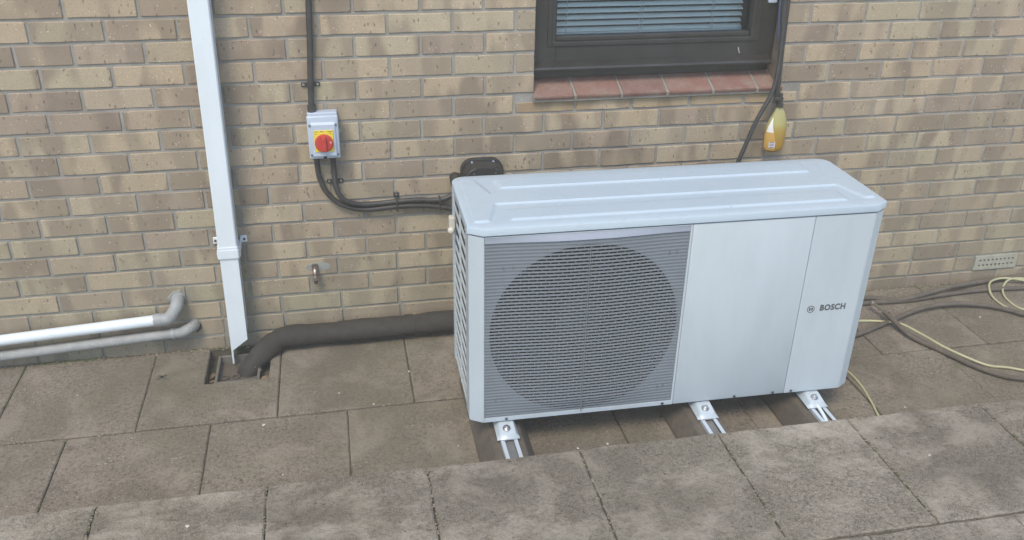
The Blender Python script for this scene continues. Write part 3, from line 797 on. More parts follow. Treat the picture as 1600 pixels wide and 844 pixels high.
# two flexible cables
cb = thing('supply_cable', 'outer black cable looping from the isolator box across to the heat pump', 'cable', (.7,-.02,-.6), 'black cables from the isolator')
pA = [(.6295,-.030,-.480),(.6295,-.024,-.530),(.634,-.021,-.575),(.652,-.02,-.625),(.690,-.02,-.671),(.745,-.02,-.698),(.81,-.02,-.707),(.90,-.02,-.702),(.98,-.02,-.703),(1.06,-.02,-.713),(1.13,-.021,-.728),(1.22,-.03,-.735)]
bm = bmesh.new(); tube(bm, catmull(pA, 6), .0098, 12); obj('sheath', bm, BLACKPL, cb, smooth=60)
bm = bmesh.new(); cyl(bm, (.6295,-.030,-.480), (0,0,-1), .0135, .016, 10); obj('gland', bm, BLACKPL, cb)
cb2 = thing('control_cable', 'inner black cable dropping from the right side of the isolator box to the heat pump', 'cable', (.7,-.02,-.6), 'black cables from the isolator')
pB = [(.6855,-.030,-.480),(.6860,-.024,-.535),(.6870,-.033,-.590),(.697,-.036,-.632),(.725,-.034,-.665),(.775,-.024,-.683),(.83,-.02,-.686),(.90,-.02,-.682),(.98,-.02,-.681),(1.05,-.02,-.686),(1.09,-.02,-.680),(1.13,-.021,-.660),(1.19,-.03,-.630)]
bm = bmesh.new(); tube(bm, catmull(pB, 6), .0098, 12); obj('sheath', bm, BLACKPL, cb2, smooth=60)
bm = bmesh.new(); cyl(bm, (.6855,-.030,-.480), (0,0,-1), .0135, .016, 10); obj('gland', bm, BLACKPL, cb2)
saddle(.687, -.592, 0, cb2, span=.021)
def tie(x, z, parent):
    bm = bmesh.new(); box(bm, x-.0035, x+.0035, -.034, -.001, z-.026, z+.026, .003, 2); s = obj('cable_clip', bm, BLACKPL, parent)
    return s
s = tie(.905, -.693, cb)
bm = bmesh.new(); box(bm, .895, .915, -.006, -.001, -.672, -.650, .003); obj('clip_tab', bm, BLACKPL, s)
bm = bmesh.new(); cyl(bm, (.905,-.006,-.6595), (0,-1,0), .004, .003, 12); obj('screw', bm, STEEL, s)
tie(1.065, -.70, cb)

# ---------------------------------------------------------------- wall duct cover behind the unit
du = thing('pipe_entry_cover', 'black arched plastic pipe cover on the wall behind the heat pump', 'pipe cover', (1.22,-.04,-.95))
def arch(x0_, x1_, zt_, zb_, r, n=8):
    P = [(x0_, zb_)]
    P += [(x0_+r-r*math.cos(math.pi/2*i/n), zt_-r+r*math.sin(math.pi/2*i/n)) for i in range(n+1)]
    P += [(x1_-r+r*math.sin(math.pi/2*i/n), zt_-r+r*math.cos(math.pi/2*i/n)) for i in range(n+1)]
    P += [(x1_, zb_)]; return P
bm = bmesh.new(); A_ = arch(1.146, 1.306, -.533, -.95, .046)
prism(bm, A_, lambda p: (p[0], .0, p[1]), lambda p: (p[0], -.030, p[1])); bmesh.ops.bevel(bm, geom=[e for e in bm.edges if all(v.co.y < -.02 for v in e.verts)], offset=.003, segments=2, affect='EDGES')
obj('flange', bm, BLACKPL, du, smooth=40)
bm = bmesh.new(); prism(bm, arch(1.151, 1.301, -.540, -.95, .043), lambda p: (p[0], -.0295, p[1]), lambda p: (p[0], -.085, p[1]-.006)); bmesh.ops.bevel(bm, geom=[e for e in bm.edges if all(v.co.y < -.08 for v in e.verts)], offset=.006, segments=3, affect='EDGES')
obj('hood', bm, BLACKPL, du, smooth=40)
for x in (1.186, 1.266):
    bm = bmesh.new(); cyl(bm, (x,-.0300,-.541), (0,-1,.3), .0042, .004, 12); obj('screw', bm, STEEL, du)
    bm = bmesh.new(); cyl(bm, (x,-.084,-.566), (0,-1,.1), .0035, .003, 12); obj('screw', bm, m_metal('blue_screw',(.30,.34,.38),.5), du)
bm = bmesh.new(); tube(bm, catmull([(1.125,.0,-.605),(1.125,-.02,-.610),(1.130,-.032,-.64),(1.15,-.04,-.70),(1.17,-.05,-.8)], 5), .020, 14); tag(obj('lagged_branch', bm, LAG, smooth=60, loc=(1.11,-.03,-.6)), 'short black lagged pipe leaving the wall left of the arched pipe cover', 'pipe')

# ---------------------------------------------------------------- lagged condensate pipe along the wall base
lg = thing('lagged_pipe', 'thick black lagged pipe lying along the foot of the wall and bending into the gully', 'pipe', (.8,-.06,-1.25))
pl = [(1.75,-.070,-1.195),(1.4,-.066,-1.190),(1.10,-.062,-1.184),(.92,-.060,-1.188),(.73,-.060,-1.190),(.56,-.060,-1.192),(.455,-.062,-1.192),(.405,-.080,-1.207),(.345,-.118,-1.246),(.305,-.135,-1.30),(.30,-.14,-1.35)]
cp = catmull(pl, 8)
bm = bmesh.new(); tube(bm, [Vector((q.x, q.y, q.z-.004)) for q in cp], .044, 22, squash=.84, rf=lambda t: .0455+.0022*math.sin(t*37)+.0012*math.sin(t*83)); obj('foam_sleeve', bm, LAG, lg, smooth=50)
for t0 in (.43, .285, .565):
    i = int(t0*len(cp)); q = cp[i]; q2 = cp[i+1]; d = (q2-q).normalized()
    bm = bmesh.new(); tube(bm, [q-d*.002-Vector((0,0,.004)), q+d*.030-Vector((0,0,.004))], .0468, 22, squash=.84); obj('tape_band', bm, LAG, lg, smooth=50)

# ---------------------------------------------------------------- heat pump
UX, UY, YAW = 1.0525, -.8299, -.015
HP = thing('heat_pump', 'pale grey outdoor heat pump with round fan grille standing on rubber feet before the wall', 'heat pump', (1.70, -.62, -1.155))
cy_, sy_ = math.cos(YAW), math.sin(YAW)
MU = Matrix.Translation((UX, UY, 0)) @ Matrix.Rotation(YAW, 4, 'Z')
W, D, ZB, ZT, ZL = 1.305, .416, -1.120, -.466, -.4435
CX, CYc = .040, .024
def hobj(name, bm, mats, parent=HP, smooth=None):
    bmesh.ops.transform(bm, matrix=MU, verts=bm.verts[:]); return obj(name, bm, mats, parent, smooth)
RC = .045
# casing core (dark, hidden behind the panels)
bm = bmesh.new(); box(bm, .012, W-.012, .125, D-.012, ZB+.012, ZT-.0065); hobj('inner_chassis', bm, DARKIN)
# front left frame (chamfer post + slim borders of the grille)
def panel(bm, plan, z0, z1):
    prism(bm, plan, lambda p: (p[0], p[1], z0), lambda p: (p[0], p[1], z1))
bm = bmesh.new()
S1 = .6715
panel(bm, [(0,.09),(0,CYc),(CX,0),(CX+.004,0),(CX+.004,.012),(.014,CYc+.012),(.014,.09)], ZB, ZT-.0055)
panel(bm, [(S1-.0075,0),(S1-.001,0),(S1-.001,.03),(S1-.0075,.03)], ZB, ZT-.0055)
panel(bm, [(CX+.0041,.0),(S1-.0076,.0),(S1-.0076,.03),(CX+.0041,.03)], ZB, ZB+.014)
panel(bm, [(CX+.0041,.0),(S1-.0076,.0),(S1-.0076,.03),(CX+.0041,.03)], ZT-.0085, ZT-.0055)
box(bm, 0.0005, CX+.0041, .0305, .068, ZB, ZB+.02)
bmesh.ops.bevel(bm, geom=[e for e in bm.edges if abs(e.verts[0].co.z-e.verts[1].co.z) > .3 and e.verts[0].co.y < .03 and e.verts[0].co.x < .05], offset=.0022, segments=2, affect='EDGES')
hobj('corner_frame', bm, PAINT, smooth=30)
# front service panels
S2 = 1.0645
bm = bmesh.new(); box(bm, S1+.0008, S2-.0007, .0, .02, ZB, ZT-.0055, .0018, 2); hobj('front_panel', bm, PAINT, smooth=30)
bm = bmesh.new()
plan = [(S2+.0007,0),(W-CX,0),(W,CYc),(W,.15),(W-.012,.15),(W-.012,CYc+.006),(W-CX-.004,.012),(S2+.0007,.012)]
# bottom right corner clipped
zc = ZB
panel(bm, plan, ZB, ZT-.0055)
bmesh.ops.bevel(bm, geom=[e for e in bm.edges if abs(e.verts[0].co.z-e.verts[1].co.z) > .3 and e.verts[0].co.x > W-.05], offset=.0025, segments=2, affect='EDGES')
right = hobj('service_panel', bm, PAINT, smooth=30)
bm = bmesh.new(); box(bm, W-.012, W, .1505, D, ZB, ZT-.0055, .002); hobj('right_side_panel', bm, PAINT)
bm = bmesh.new(); box(bm, .0, .014, D-.03, D, ZB, ZT-.0055, .002); box(bm, .0145, W-.0125, D-.010, D, ZB, ZT-.0055); hobj('rear_panel', bm, PAINT)
bm = bmesh.new(); box(bm, .004, W-.004, .0305, D-.001, ZB-.006, ZB+.0115); hobj('base_tray', bm, PAINT)
# lid with pressed ribs
def sdf_poly(px, py, poly):
    d = 1e9; s = 1.0; n = len(poly)
    for i in range(n):
        ax, ay = poly[i]; bx, by = poly[i-1]
        ex, ey = bx-ax, by-ay; wx, wy = px-ax, py-ay
        t = max(0, min(1, (wx*ex+wy*ey)/(ex*ex+ey*ey+1e-12)))
        dx_, dy_ = wx-ex*t, wy-ey*t; d = min(d, dx_*dx_+dy_*dy_)
        c1, c2, c3 = py >= ay, py < by, ex*wy > ey*wx
        if (c1 and c2 and c3) or (not c1 and not c2 and not c3): s = -s
    return s*math.sqrt(d)
HPOLY = [(.020,.042),(.066,.042),(.102,.165),(1.214,.165),(1.250,.052),(1.288,.055),(1.288,.365),(1.250,.368),(1.214,.251),(.102,.251),(.066,.374),(.020,.374)]
BPOLY = [(.127,.045),(1.188,.045),(1.188,.122),(.140,.122)]
CPOLY = [(.140,.291),(1.186,.291),(1.188,.371),(.127,.371)]
outl = []
o_ = .004
def lidplan(o_):
    P = [(CX-o_*.4, -o_), (W-CX+o_*.4, -o_), (W+o_, CYc)]
    for i in range(9): a_ = math.pi/2*i/8; P.append((W+o_-RC+RC*math.cos(a_), D-RC+RC*math.sin(a_)))
    for i in range(9): a_ = math.pi/2*i/8; P.append((-o_+RC-RC*math.sin(a_), D-RC+RC*math.cos(a_)))
    P.append((-o_, CYc)); return P
bm = bmesh.new()
P = lidplan(.004); I1 = inset_poly(P, .0012); I2 = inset_poly(P, .004)
r0 = [bm.verts.new((p[0],p[1],ZT)) for p in P]; r1 = [bm.verts.new((p[0],p[1],ZL-.004)) for p in P]; r2 = [bm.verts.new((p[0],p[1],ZL-.0012)) for p in I1]; r3 = [bm.verts.new((p[0],p[1],ZL)) for p in I2]
n = len(P)
for A1, B1 in ((r0,r1),(r1,r2),(r2,r3)):
    for i in range(n): bm.faces.new((A1[i], A1[(i+1)%n], B1[(i+1)%n], B1[i]))
bm.faces.new(r0[::-1])
# outer flat ring is closed by a grid for the pressed ribs
gx0_, gx1_, gy0_, gy1_ = .012, 1.296, .034, .382
NX, NY = 214, 88
grid = []
for j in range(NY+1):
    row = []
    for i in range(NX+1):
        x = gx0_+(gx1_-gx0_)*i/NX; y = gy0_+(gy1_-gy0_)*j/NY
        # follow the tapered back corners a little
        dd = max(sdf_poly(x, y, HPOLY)*1.0 if True else 0, -1) if False else None
        s1 = sdf_poly(x, y, HPOLY); s2 = sdf_poly(x, y, BPOLY); s3 = sdf_poly(x, y, CPOLY)
        s_ = min(s1, s2, s3)
        # sdf sign: negative inside
        t = max(0, min(1, (.0025 - s_)/.0065)); h = t*t*(3-2*t)*.0052
        if i in (0, NX) or j in (0, NY): h = 0
        row.append(bm.verts.new((x, y, ZL+h)))
    grid.append(row)
for j in range(NY):
    for i in range(NX): bm.faces.new((grid[j][i], grid[j][i+1], grid[j+1][i+1], grid[j+1][i]))
# stitch ring: outer r3 to rectangle border
border = [grid[0][i] for i in range(NX+1)] + [grid[j][NX] for j in range(1, NY+1)] + [grid[NY][i] for i in range(NX-1, -1, -1)] + [grid[j][0] for j in range(NY-1, 0, -1)]
ed = []
for loop in (r3, border):
    for i in range(len(loop)):
        a_, b_ = loop[i], loop[(i+1)%len(loop)]
        e = bm.edges.get((a_, b_)) or bm.edges.new((a_, b_)); ed.append(e)
bmesh.ops.triangle_fill(bm, edges=ed, use_beauty=True)
hobj('lid', bm, m_lid(), smooth=35)
# fan grille: bowed field of louvres
GXa, GXb, GZa, GZb = CX+.0045, S1-.008, ZB+.0145, ZT-.0085
FC = ((GXa+GXb)/2+.002, -.806); FR = .2965
def bow(x, z):
    u = (x-GXa)/(GXb-GXa); s = min(1, max(0, (u-.02)/.42)) if u < .5 else min(1, max(0, (.98-u)/.42))
    s = s*s*(3-2*s)
    kt = max(0, min(1, (GZb-.006-z)/.020)); kb = max(0, min(1, (z-GZa)/.05))
    return -.013*s*kt*kb
bm = bmesh.new()
# back plate with round hole, ribbed only by the slats in front
NXg = 56; NZ = 220
xsg = [GXa+(GXb-GXa)*i/NXg for i in range(NXg+1)]
# polar mesh between circle and rectangle
NA = 144; inner = []; outer = []
for k in range(NA):
    a_ = 2*math.pi*k/NA; c_, s_ = math.cos(a_), math.sin(a_)
    inner.append((FC[0]+FR*c_, FC[1]+FR*s_))
    tx = ((GXb-FC[0]) if c_ > 0 else (FC[0]-GXa))/max(1e-6, abs(c_)); tz = ((GZb-FC[1]) if s_ > 0 else (FC[1]-GZa))/max(1e-6, abs(s_)); t = min(tx, tz)
    outer.append((FC[0]+t*c_, FC[1]+t*s_))
M_ = 6; rings = []
for q in range(M_+1):
    rings.append([bm.verts.new((i_[0]+(o2[0]-i_[0])*q/M_, .0040+bow(i_[0]+(o2[0]-i_[0])*q/M_, i_[1]+(o2[1]-i_[1])*q/M_), i_[1]+(o2[1]-i_[1])*q/M_)) for i_, o2 in zip(inner, outer)])
bk = [bm.verts.new((i_[0], .124, i_[1])) for i_ in inner]
for A1, B1 in list(zip(rings, rings[1:])) + [(bk, rings[0])]:
    for k in range(NA): bm.faces.new((A1[k], A1[(k+1)%NA], B1[(k+1)%NA], B1[k]))
# fill the four rectangle corners
for cxr, czr in ((GXb,GZb),(GXa,GZb),(GXa,GZa),(GXb,GZa)):
    a_ = math.atan2(czr-FC[1], cxr-FC[0]) % (2*math.pi); k = int(a_/(2*math.pi/NA)); 
    v = bm.verts.new((cxr, .0040+bow(cxr, czr), czr)); bm.faces.new((rings[M_][k], v, rings[M_][(k+1)%NA]))
gp_ = hobj('grille', bm, GRILLE, smooth=30)
bm = bmesh.new()   # louvre slats
pitch = .01125; nsl = int((GZb-.012-GZa-.004)/pitch)
for s in range(nsl+1):
    zc = GZa+.006+pitch*s
    prevs = None
    for i in range(NXg+1):
        x = xsg[i]; y = bow(x, zc)
        inside = (x-FC[0])**2+(zc-FC[1])**2 < (FR+.001)**2
        hh = .0020 if inside else .0026
        ring = [bm.verts.new((x, y+.0062, zc-hh)), bm.verts.new((x, y+.0022, zc-hh*.8)), bm.verts.new((x, y+.0026, zc+hh*.5)), bm.verts.new((x, y+.0062, zc+hh*1.2))]
        if prevs:
            for k in range(4): bm.faces.new((prevs[k], prevs[(k+1)%4], ring[(k+1)%4], ring[k]))
        prevs = ring
sl = hobj('louvre_slats', bm, GRILLE, gp_, smooth=40); sl['kind'] = 'stuff'
bm = bmesh.new()   # short ties in running bond inside the circle
for s in range(nsl):
    zc = GZa+.006+pitch*(s+.5)
    x = FC[0]-.33+(.0125 if s % 2 else 0)
    while x < FC[0]+.33:
        if (x-FC[0])**2+(zc-FC[1])**2 < (FR-.004)**2:
            y = bow(x, zc); box(bm, x-.0011, x+.0011, y+.0038, y+.0085, zc-pitch/2, zc+pitch/2)
        x += .025
sl = hobj('grille_ties', bm, GRILLE, gp_); sl['kind'] = 'stuff'
bm = bmesh.new(); box(bm, FC[0]-.0012, FC[0]+.0012, -.013, -.009, FC[1]-FR, FC[1]+FR)
hobj('centre_rib', bm, GRILLE, gp_)
# two faint embossed clips per side
for (x, z) in ((.100,-.575),(.128,-.575),(.606,-.560),(.630,-.560),(.080,-1.04),(.100,-1.04),(.612,-1.045),(.632,-1.045)):
    bm = bmesh.new(); y = bow(x, z); box(bm, x-.0007, x+.0007, y+.0012, y+.006, z-.007, z+.007); hobj('grille_clip', bm, GRILLE_D, gp_)
# top flange above the bowed grille
bm = bmesh.new(); pr = None
for i in range(NXg+1):
    x = xsg[i]; yb2 = bow(x, GZb-.030)
    ring = [bm.verts.new((x, .001, GZb)), bm.verts.new((x, .001+yb2*.55, GZb-.006)), bm.verts.new((x, .0+yb2-.001, GZb-.0175)), bm.verts.new((x, .006+yb2, GZb-.019)), bm.verts.new((x,.012,GZb-.004))]
    if pr:
        for k in range(5): bm.faces.new((pr[k], pr[(k+1)%5], ring[(k+1)%5], ring[k]))
    else: bm.faces.new(ring)
    pr = ring
bm.faces.new(pr)
hobj('grille_top_flange', bm, m_paint('flange_grey', (.27,.30,.35), .4, .1), gp_, smooth=25)
# fan behind
bm = bmesh.new(); cyl(bm, (FC[0], .100, FC[1]), (0,-1,0), .075, .03, 32); hub = hobj('fan_hub', bm, m_plastic('fan_hub_dark', (.06,.062,.07), .5), HP)
for b in range(3):
    bm = bmesh.new(); a0 = 2*math.pi*b/3+.4; vs = []
    for i in range(9):
        r_ = .072+(.275-.072)*i/8; row = []
        for j in range(9):
            s = j/8; aa = a0 + s*(1.15+.15*i/8) + .35*(i/8)**1.5
            row.append(bm.verts.new((FC[0]+r_*math.cos(aa), .085+.020*(s-.5), FC[1]+r_*math.sin(aa))))
        vs.append(row)
    for i in range(8):
        for j in range(8): bm.faces.new((vs[i][j], vs[i+1][j], vs[i+1][j+1], vs[i][j+1]))
    bmesh.ops.solidify(bm, geom=bm.faces[:], thickness=.002)
    hobj('fan_blade', bm, m_plastic('fan_blade_dark', (.055,.057,.065), .5), hub, smooth=60)
# left side coil guard: lattice over dark fins
def m_fins():
    t = NT('coil_fins'); p = t.pos((1,1,1)); w = t.n('ShaderNodeTexWave', _bands_direction='Y'); t.l(p, w.inputs[0]); w.inputs['Scale'].default_value = 110
    return t.done(t.ramp(w.outputs['Fac'], [(.2,(.02,.02,.022)),(.8,(.05,.053,.056))]), .5, metal=.3)
FINS = m_fins()
bm = bmesh.new(); box(bm, .040, .050, .126, D-.02, ZB+.013, ZT-.006); hobj('coil', bm, FINS)
bm = bmesh.new()
ya_, yb_ = .0905, D-.0305
for y in (ya_+.004, (ya_+yb_)/2, yb_-.004): box(bm, .001, .007, y-.004, y+.004, ZB, ZT-.004, .001)
fr_ = hobj('guard_upright', bm, PAINT)
nz_ = 14
for k in range(nz_+1):
    z = ZB+.010+(ZT-ZB-.028)*k/nz_
    for (u0, u1) in ((ya_+.0081, (ya_+yb_)/2-.0041), ((ya_+yb_)/2+.0041, yb_-.0081)):
        bm = bmesh.new(); box(bm, .0015, .0065, u0, u1, z-.004, z+.004); hobj('guard_slat', bm, PAINT)
bm = bmesh.new(); box(bm, .0005, .0085, ya_+.001, D-.031, ZT-.016, ZT-.0035); hobj('side_rail', bm, PAINT)
# sensor holder and screws on the side
bm = bmesh.new(); box(bm, -.020, -.001, .318, .345, -.585, -.545, .004, 2); s = hobj('sensor_holder', bm, m_plastic('cream_plastic', (.58,.56,.48), .5, .3))
bm = bmesh.new(); bmesh.ops.create_uvsphere(bm, u_segments=14, v_segments=10, radius=.012, matrix=Matrix.Translation((-.014,.322,-.590))); hobj('sensor_cap', bm, m_plastic('cream_cap', (.58,.56,.48), .5, .3), s, smooth=180)
for (y, z) in ((.30,-.474),(.07,-.474)):
    bm = bmesh.new(); cyl(bm, (-.001,y,z), (-1,0,0), .0045, .003, 12); hobj('screw', bm, STEEL)
# lower edge screws
for x in (.115, .635, .887, 1.024, 1.090):
    bm = bmesh.new(); cyl(bm, (x,-.0003,ZB+.0075), (0,-1,0), .0048, .0025, 14); s = hobj('screw', bm, m_metal('screw_grey', (.35,.37,.40), .4))
    bm = bmesh.new(); cyl(bm, (x,-.0028,ZB+.0075), (0,-1,0), .0020, .0003, 6); hobj('socket', bm, INK, s)
# badge
def text_mesh(body, size, bold):
    cu = bpy.data.curves.new('t', 'FONT'); cu.body = body; cu.size = size; cu.offset = bold; cu.extrude = .0003; cu.space_character = 1.12; cu.resolution_u = 4
    to = bpy.data.objects.new('t', cu); C.objects.link(to)
    dg = bpy.context.evaluated_depsgraph_get(); me = bpy.data.meshes.new_from_object(to.evaluated_get(dg))
    bpy.data.objects.remove(to); bpy.data.curves.remove(cu); return me
me = text_mesh('BOSCH', .0305, .0011)
xs_ = [v.co.x for v in me.vertices]; ys_ = [v.co.y for v in me.vertices]
sx_ = .0885/(max(xs_)-min(xs_)); sy_2 = .0225/(max(ys_)-min(ys_))
M2 = MU @ Matrix.Translation((1.1375, -.0006, -.8075)) @ Matrix.Rotation(math.pi/2, 4, 'X') @ Matrix.Diagonal((sx_, sy_2, 1, 1)) @ Matrix.Translation((-min(xs_), -min(ys_), 0))
me.transform(M2); link('badge_lettering', me, BADGE, HP)
bm = bmesh.new(); ec = (1.1055, -.7985)
def ring3(r0_, r1_, a0=0, a1=360, n=40, cx=0, cz=0):
    for i in range(n):
        t0 = R(a0+(a1-a0)*i/n); t1 = R(a0+(a1-a0)*(i+1)/n)
        q = [(ec[0]+cx+r0_*math.cos(t0), ec[1]+cz+r0_*math.sin(t0)), (ec[0]+cx+r1_*math.cos(t0), ec[1]+cz+r1_*math.sin(t0)), (ec[0]+cx+r1_*math.cos(t1), ec[1]+cz+r1_*math.sin(t1)), (ec[0]+cx+r0_*math.cos(t1), ec[1]+cz+r0_*math.sin(t1))]
        prism(bm, q, lambda p: (p[0], -.0001, p[1]), lambda p: (p[0], -.0009, p[1]))
ring3(.0108, .0128)
def flat(x0_,x1_,z0_,z1_): box(bm, ec[0]+x0_, ec[0]+x1_, -.0009, -.0002, ec[1]+z0_, ec[1]+z1_)
ring3(.0062, .0082, -52, 52, 12, -.0010); ring3(.0062, .0082, 128, 232, 12, .0010)
flat(-.0050,-.0032,-.0062,.0062); flat(.0032,.0050,-.0062,.0062); flat(-.0032,.0032,-.0032,-.0015); flat(-.0032,.0032,.0015,.0032)
hobj('badge_emblem', bm, BADGE)
# mounting brackets (parts of the unit) in front of each foot
FEETX = [.1135, .7790, 1.1680]
feet_world = []
for i, fx in enumerate(FEETX):
    bm = bmesh.new(); w = .034
    # folded foot: from under the casing forward and down on to the rail
    prof = [(.06,ZB-.0065),(-.004,ZB-.0065),(-.012,ZB-.010),(-.050,ZB-.0235),(-.062,ZB-.0335)]
    za = -1.153
    ring = []
    prof = [(.055, ZB-.0065, w*.95), (-.002, ZB-.0065, w*.95), (-.046, ZB-.016, w*.98), (-.060, ZB-.0315, w*1.02)]
    tops = []; bots = []
    for (y, z, ww) in prof:
        tops.append([bm.verts.new((fx-ww*.72, y, z)), bm.verts.new((fx+ww*.72, y, z))])
        bots.append([bm.verts.new((fx-ww*1.12, y+.002, za)), bm.verts.new((fx+ww*1.12, y+.002, za))])
    for k in range(3):
        a1, b1 = tops[k], tops[k+1]; a2_, b2_ = bots[k], bots[k+1]
        bm.faces.new((a1[0], a1[1], b1[1], b1[0])); bm.faces.new((a2_[0], b2_[0], b2_[1], a2_[1]))
        bm.faces.new((a1[0], b1[0], b2_[0], a2_[0])); bm.faces.new((a1[1], a2_[1], b2_[1], b1[1]))
    bm.faces.new((tops[0][0], bots[0][0], bots[0][1], tops[0][1])); bm.faces.new((tops[3][0], tops[3][1], bots[3][1], bots[3][0]))
    bmesh.ops.recalc_face_normals(bm, faces=bm.faces[:])
    bmesh.ops.bevel(bm, geom=bm.edges[:], offset=.0022, segments=2, affect='EDGES')
    b_ = hobj('mounting_bracket', bm, PAINT, smooth=40)
    bm = bmesh.new(); cyl(bm, (fx-.002,-.026,ZB-.0115), (0,-.32,1), .0125, .0022, 20); w_ = hobj('washer', bm, m_metal('washer_zinc', (.5,.5,.5), .4), b_, smooth=40)
    bm = bmesh.new(); cyl(bm, (fx-.002,-.0265,ZB-.0095), (0,-.32,1), .0085, .0075, 6); cyl(bm, (fx-.002,-.0285,ZB-.003), (0,-.32,1), .0045, .006, 12); hobj('bolt', bm, STEEL, b_, smooth=30)
    feet_world.append(MU @ Vector((fx, 0, 0)))
fl = ['leftmost rubber foot block with metal rail, under the fan end of the heat pump',
      'middle rubber foot block with metal rail, under the front panel seam',
      'rightmost rubber foot block with a white tube lying in its metal rail']
for i, fw in enumerate(feet_world):
    ft = thing('rubber_foot', fl[i], 'mounting foot', (fw.x, -.66, -1.25), 'rubber feet under the heat pump')
    bm = bmesh.new(); ya2, yb2 = -1.020, -.40
    sec = [(-.090,-1.248),(-.088,-1.238),(-.052,-1.170),(-.046,-1.164),(.046,-1.164),(.052,-1.170),(.088,-1.238),(.090,-1.248)]
    prism(bm, sec, lambda p: (fw.x+p[0], ya2, p[1]), lambda p: (fw.x+p[0], yb2, p[1])); obj('rubber_block', bm, RUBBER, ft)
    bm = bmesh.new()
    for s in (-1, 1):
        x = fw.x+s*.0205
        box(bm, x-.0015+s*.0045, x+.0015+s*.0045, ya2+.01, yb2-.01, -1.1638, -1.1555)
        box(bm, min(x-s*.006, x+s*.006), max(x-s*.006, x+s*.006), ya2+.01, yb2-.01, -1.1555, -1.1532)
    rl = obj('slotted_rail', bm, ALU, ft)
    bm = bmesh.new(); box(bm, fw.x-.0135, fw.x+.0135, ya2+.01, yb2-.01, -1.1637, -1.162); obj('rail_channel', bm, m_plastic('channel_floor', (.16,.165,.165), .6, .4), rl)
    if i == 2:
        bm = bmesh.new(); tube(bm, catmull([(fw.x-.008,-.80,-1.150),(fw.x-.002,-.87,-1.146),(fw.x-.003,-.93,-1.150),(fw.x-.012,-1.0,-1.158)], 5), .0060, 10)
        tag(obj('drain_tube', bm, UPVC, smooth=60, loc=(fw.x,-.9,-1.15)), 'short white tube lying in the rail of the rightmost rubber foot', 'tube')

# ---------------------------------------------------------------- cables and bottle by the window
def run(name, pts, r, mat, label, cat, n=10, sub=6, group=None):
    cp_ = catmull(pts, sub); bm = bmesh.new(); tube(bm, cp_, r, n)
    return tag(obj(name, bm, mat, smooth=60, loc=tuple(Vector(pts[len(pts)//2]))), label, cat, group)
run('hanging_hose', [(2.385,-.030,.60),(2.350,-.030,.20),(2.340,-.030,.04),(2.352,-.030,-.10),(2.350,-.042,-.23),(2.335,-.050,-.32),(2.290,-.052,-.42),(2.255,-.055,-.52),(2.225,-.060,-.62),(2.20,-.07,-.80),(2.21,-.09,-1.0),(2.40,-.12,-1.20),(2.62,-.13,-1.243)], .0085, BLACKPL,
    'thin black hose hanging from the window side down behind the heat pump', 'hose')
run('dangling_cable', [(2.370,-.016,.60),(2.362,-.014,.10),(2.366,-.014,-.12),(2.368,-.026,-.30),(2.366,-.030,-.362)], .0095, BLACKPL,
    'straight dark cable hanging at the right window reveal down to the bottle', 'cable')
run('blue_cable', [(2.34,-.010,.60),(2.336,-.006,.08),(2.344,-.006,-.06),(2.356,-.012,-.14),(2.362,-.03,-.22)], .0050, m_plastic('blue_cable_sheath', (.06,.08,.14), .5, .3),
    'thin dark blue cable beside the black cord at the window reveal', 'cable')
bt = thing('spray_bottle', 'amber liquid bottle with orange and white label hanging by the right end of the sill', 'bottle', (2.372,-.055,-.55))
def lathe_body(cx, cy, prof, n=24, sx=1.0, sy=.55, rot=0):
    bm = bmesh.new(); rings = []
    for (z, r_, ox) in prof:
        rings.append([bm.verts.new((cx+ox+(math.cos(2*math.pi*k/n)*math.cos(rot))*r_*sx-(math.sin(2*math.pi*k/n)*math.sin(rot))*r_*sy, cy+math.cos(2*math.pi*k/n)*r_*sx*math.sin(rot)+math.sin(2*math.pi*k/n)*r_*sy*math.cos(rot), z)) for k in range(n)])
    for a_, b_ in zip(rings, rings[1:]):
        for k in range(n): bm.faces.new((a_[k], a_[(k+1)%n], b_[(k+1)%n], b_[k]))
    bm.faces.new(rings[0][::-1]); bm.faces.new(rings[-1]); return bm
bcx, bcy = 2.373, -.052
prof = [(-.550,.030,.0),(-.545,.037,0),(-.53,.0415,0),(-.49,.0435,.0),(-.45,.041,.001),(-.42,.033,.003),(-.395,.0215,.004),(-.380,.0135,.002),(-.372,.0125,.0)]
bm = lathe_body(bcx, bcy, prof, 28, 1.0, .62); obj('body', bm, AMBER, bt, smooth=50)
# liquid-side label (front left), slightly proud of the body
def shell(zs, a0, a1, off, mat, name, parent=bt, shape=None):
    bm = bmesh.new(); N = 14; rows = []
    for z in zs:
        for i in range(len(prof)-1):
            if prof[i][0] <= z <= prof[i+1][0]:
                t = (z-prof[i][0])/(prof[i+1][0]-prof[i][0]); r_ = prof[i][1]*(1-t)+prof[i+1][1]*t; ox = prof[i][2]*(1-t)+prof[i+1][2]*t; break
        b0, b1 = (a0, a1) if shape is None else shape(z)
        rows.append([bm.verts.new((bcx+ox+math.cos(R(b0+(b1-b0)*k/N))*(r_+off), bcy+math.sin(R(b0+(b1-b0)*k/N))*(r_*.62+off), z)) for k in range(N+1)])
    for a_, b_ in zip(rows, rows[1:]):
        for k in range(N): bm.faces.new((a_[k], a_[k+1], b_[k+1], b_[k]))
    return obj(name, bm, mat, parent, smooth=60)
lshape = lambda z: (186+max(0,(z+.49))*250, 262-max(0,(z+.51))*420)
lab = shell([-.542+.008*i for i in range(10)], 0, 0, .0010, LABEL_O, 'label', shape=lshape)
shell([-.470+.008*i for i in range(8)], 0, 0, .0012, LABEL_W, 'label_top', lab, shape=lambda z: (188+max(0,(z+.49))*320, 258-max(0,(z+.50))*480))
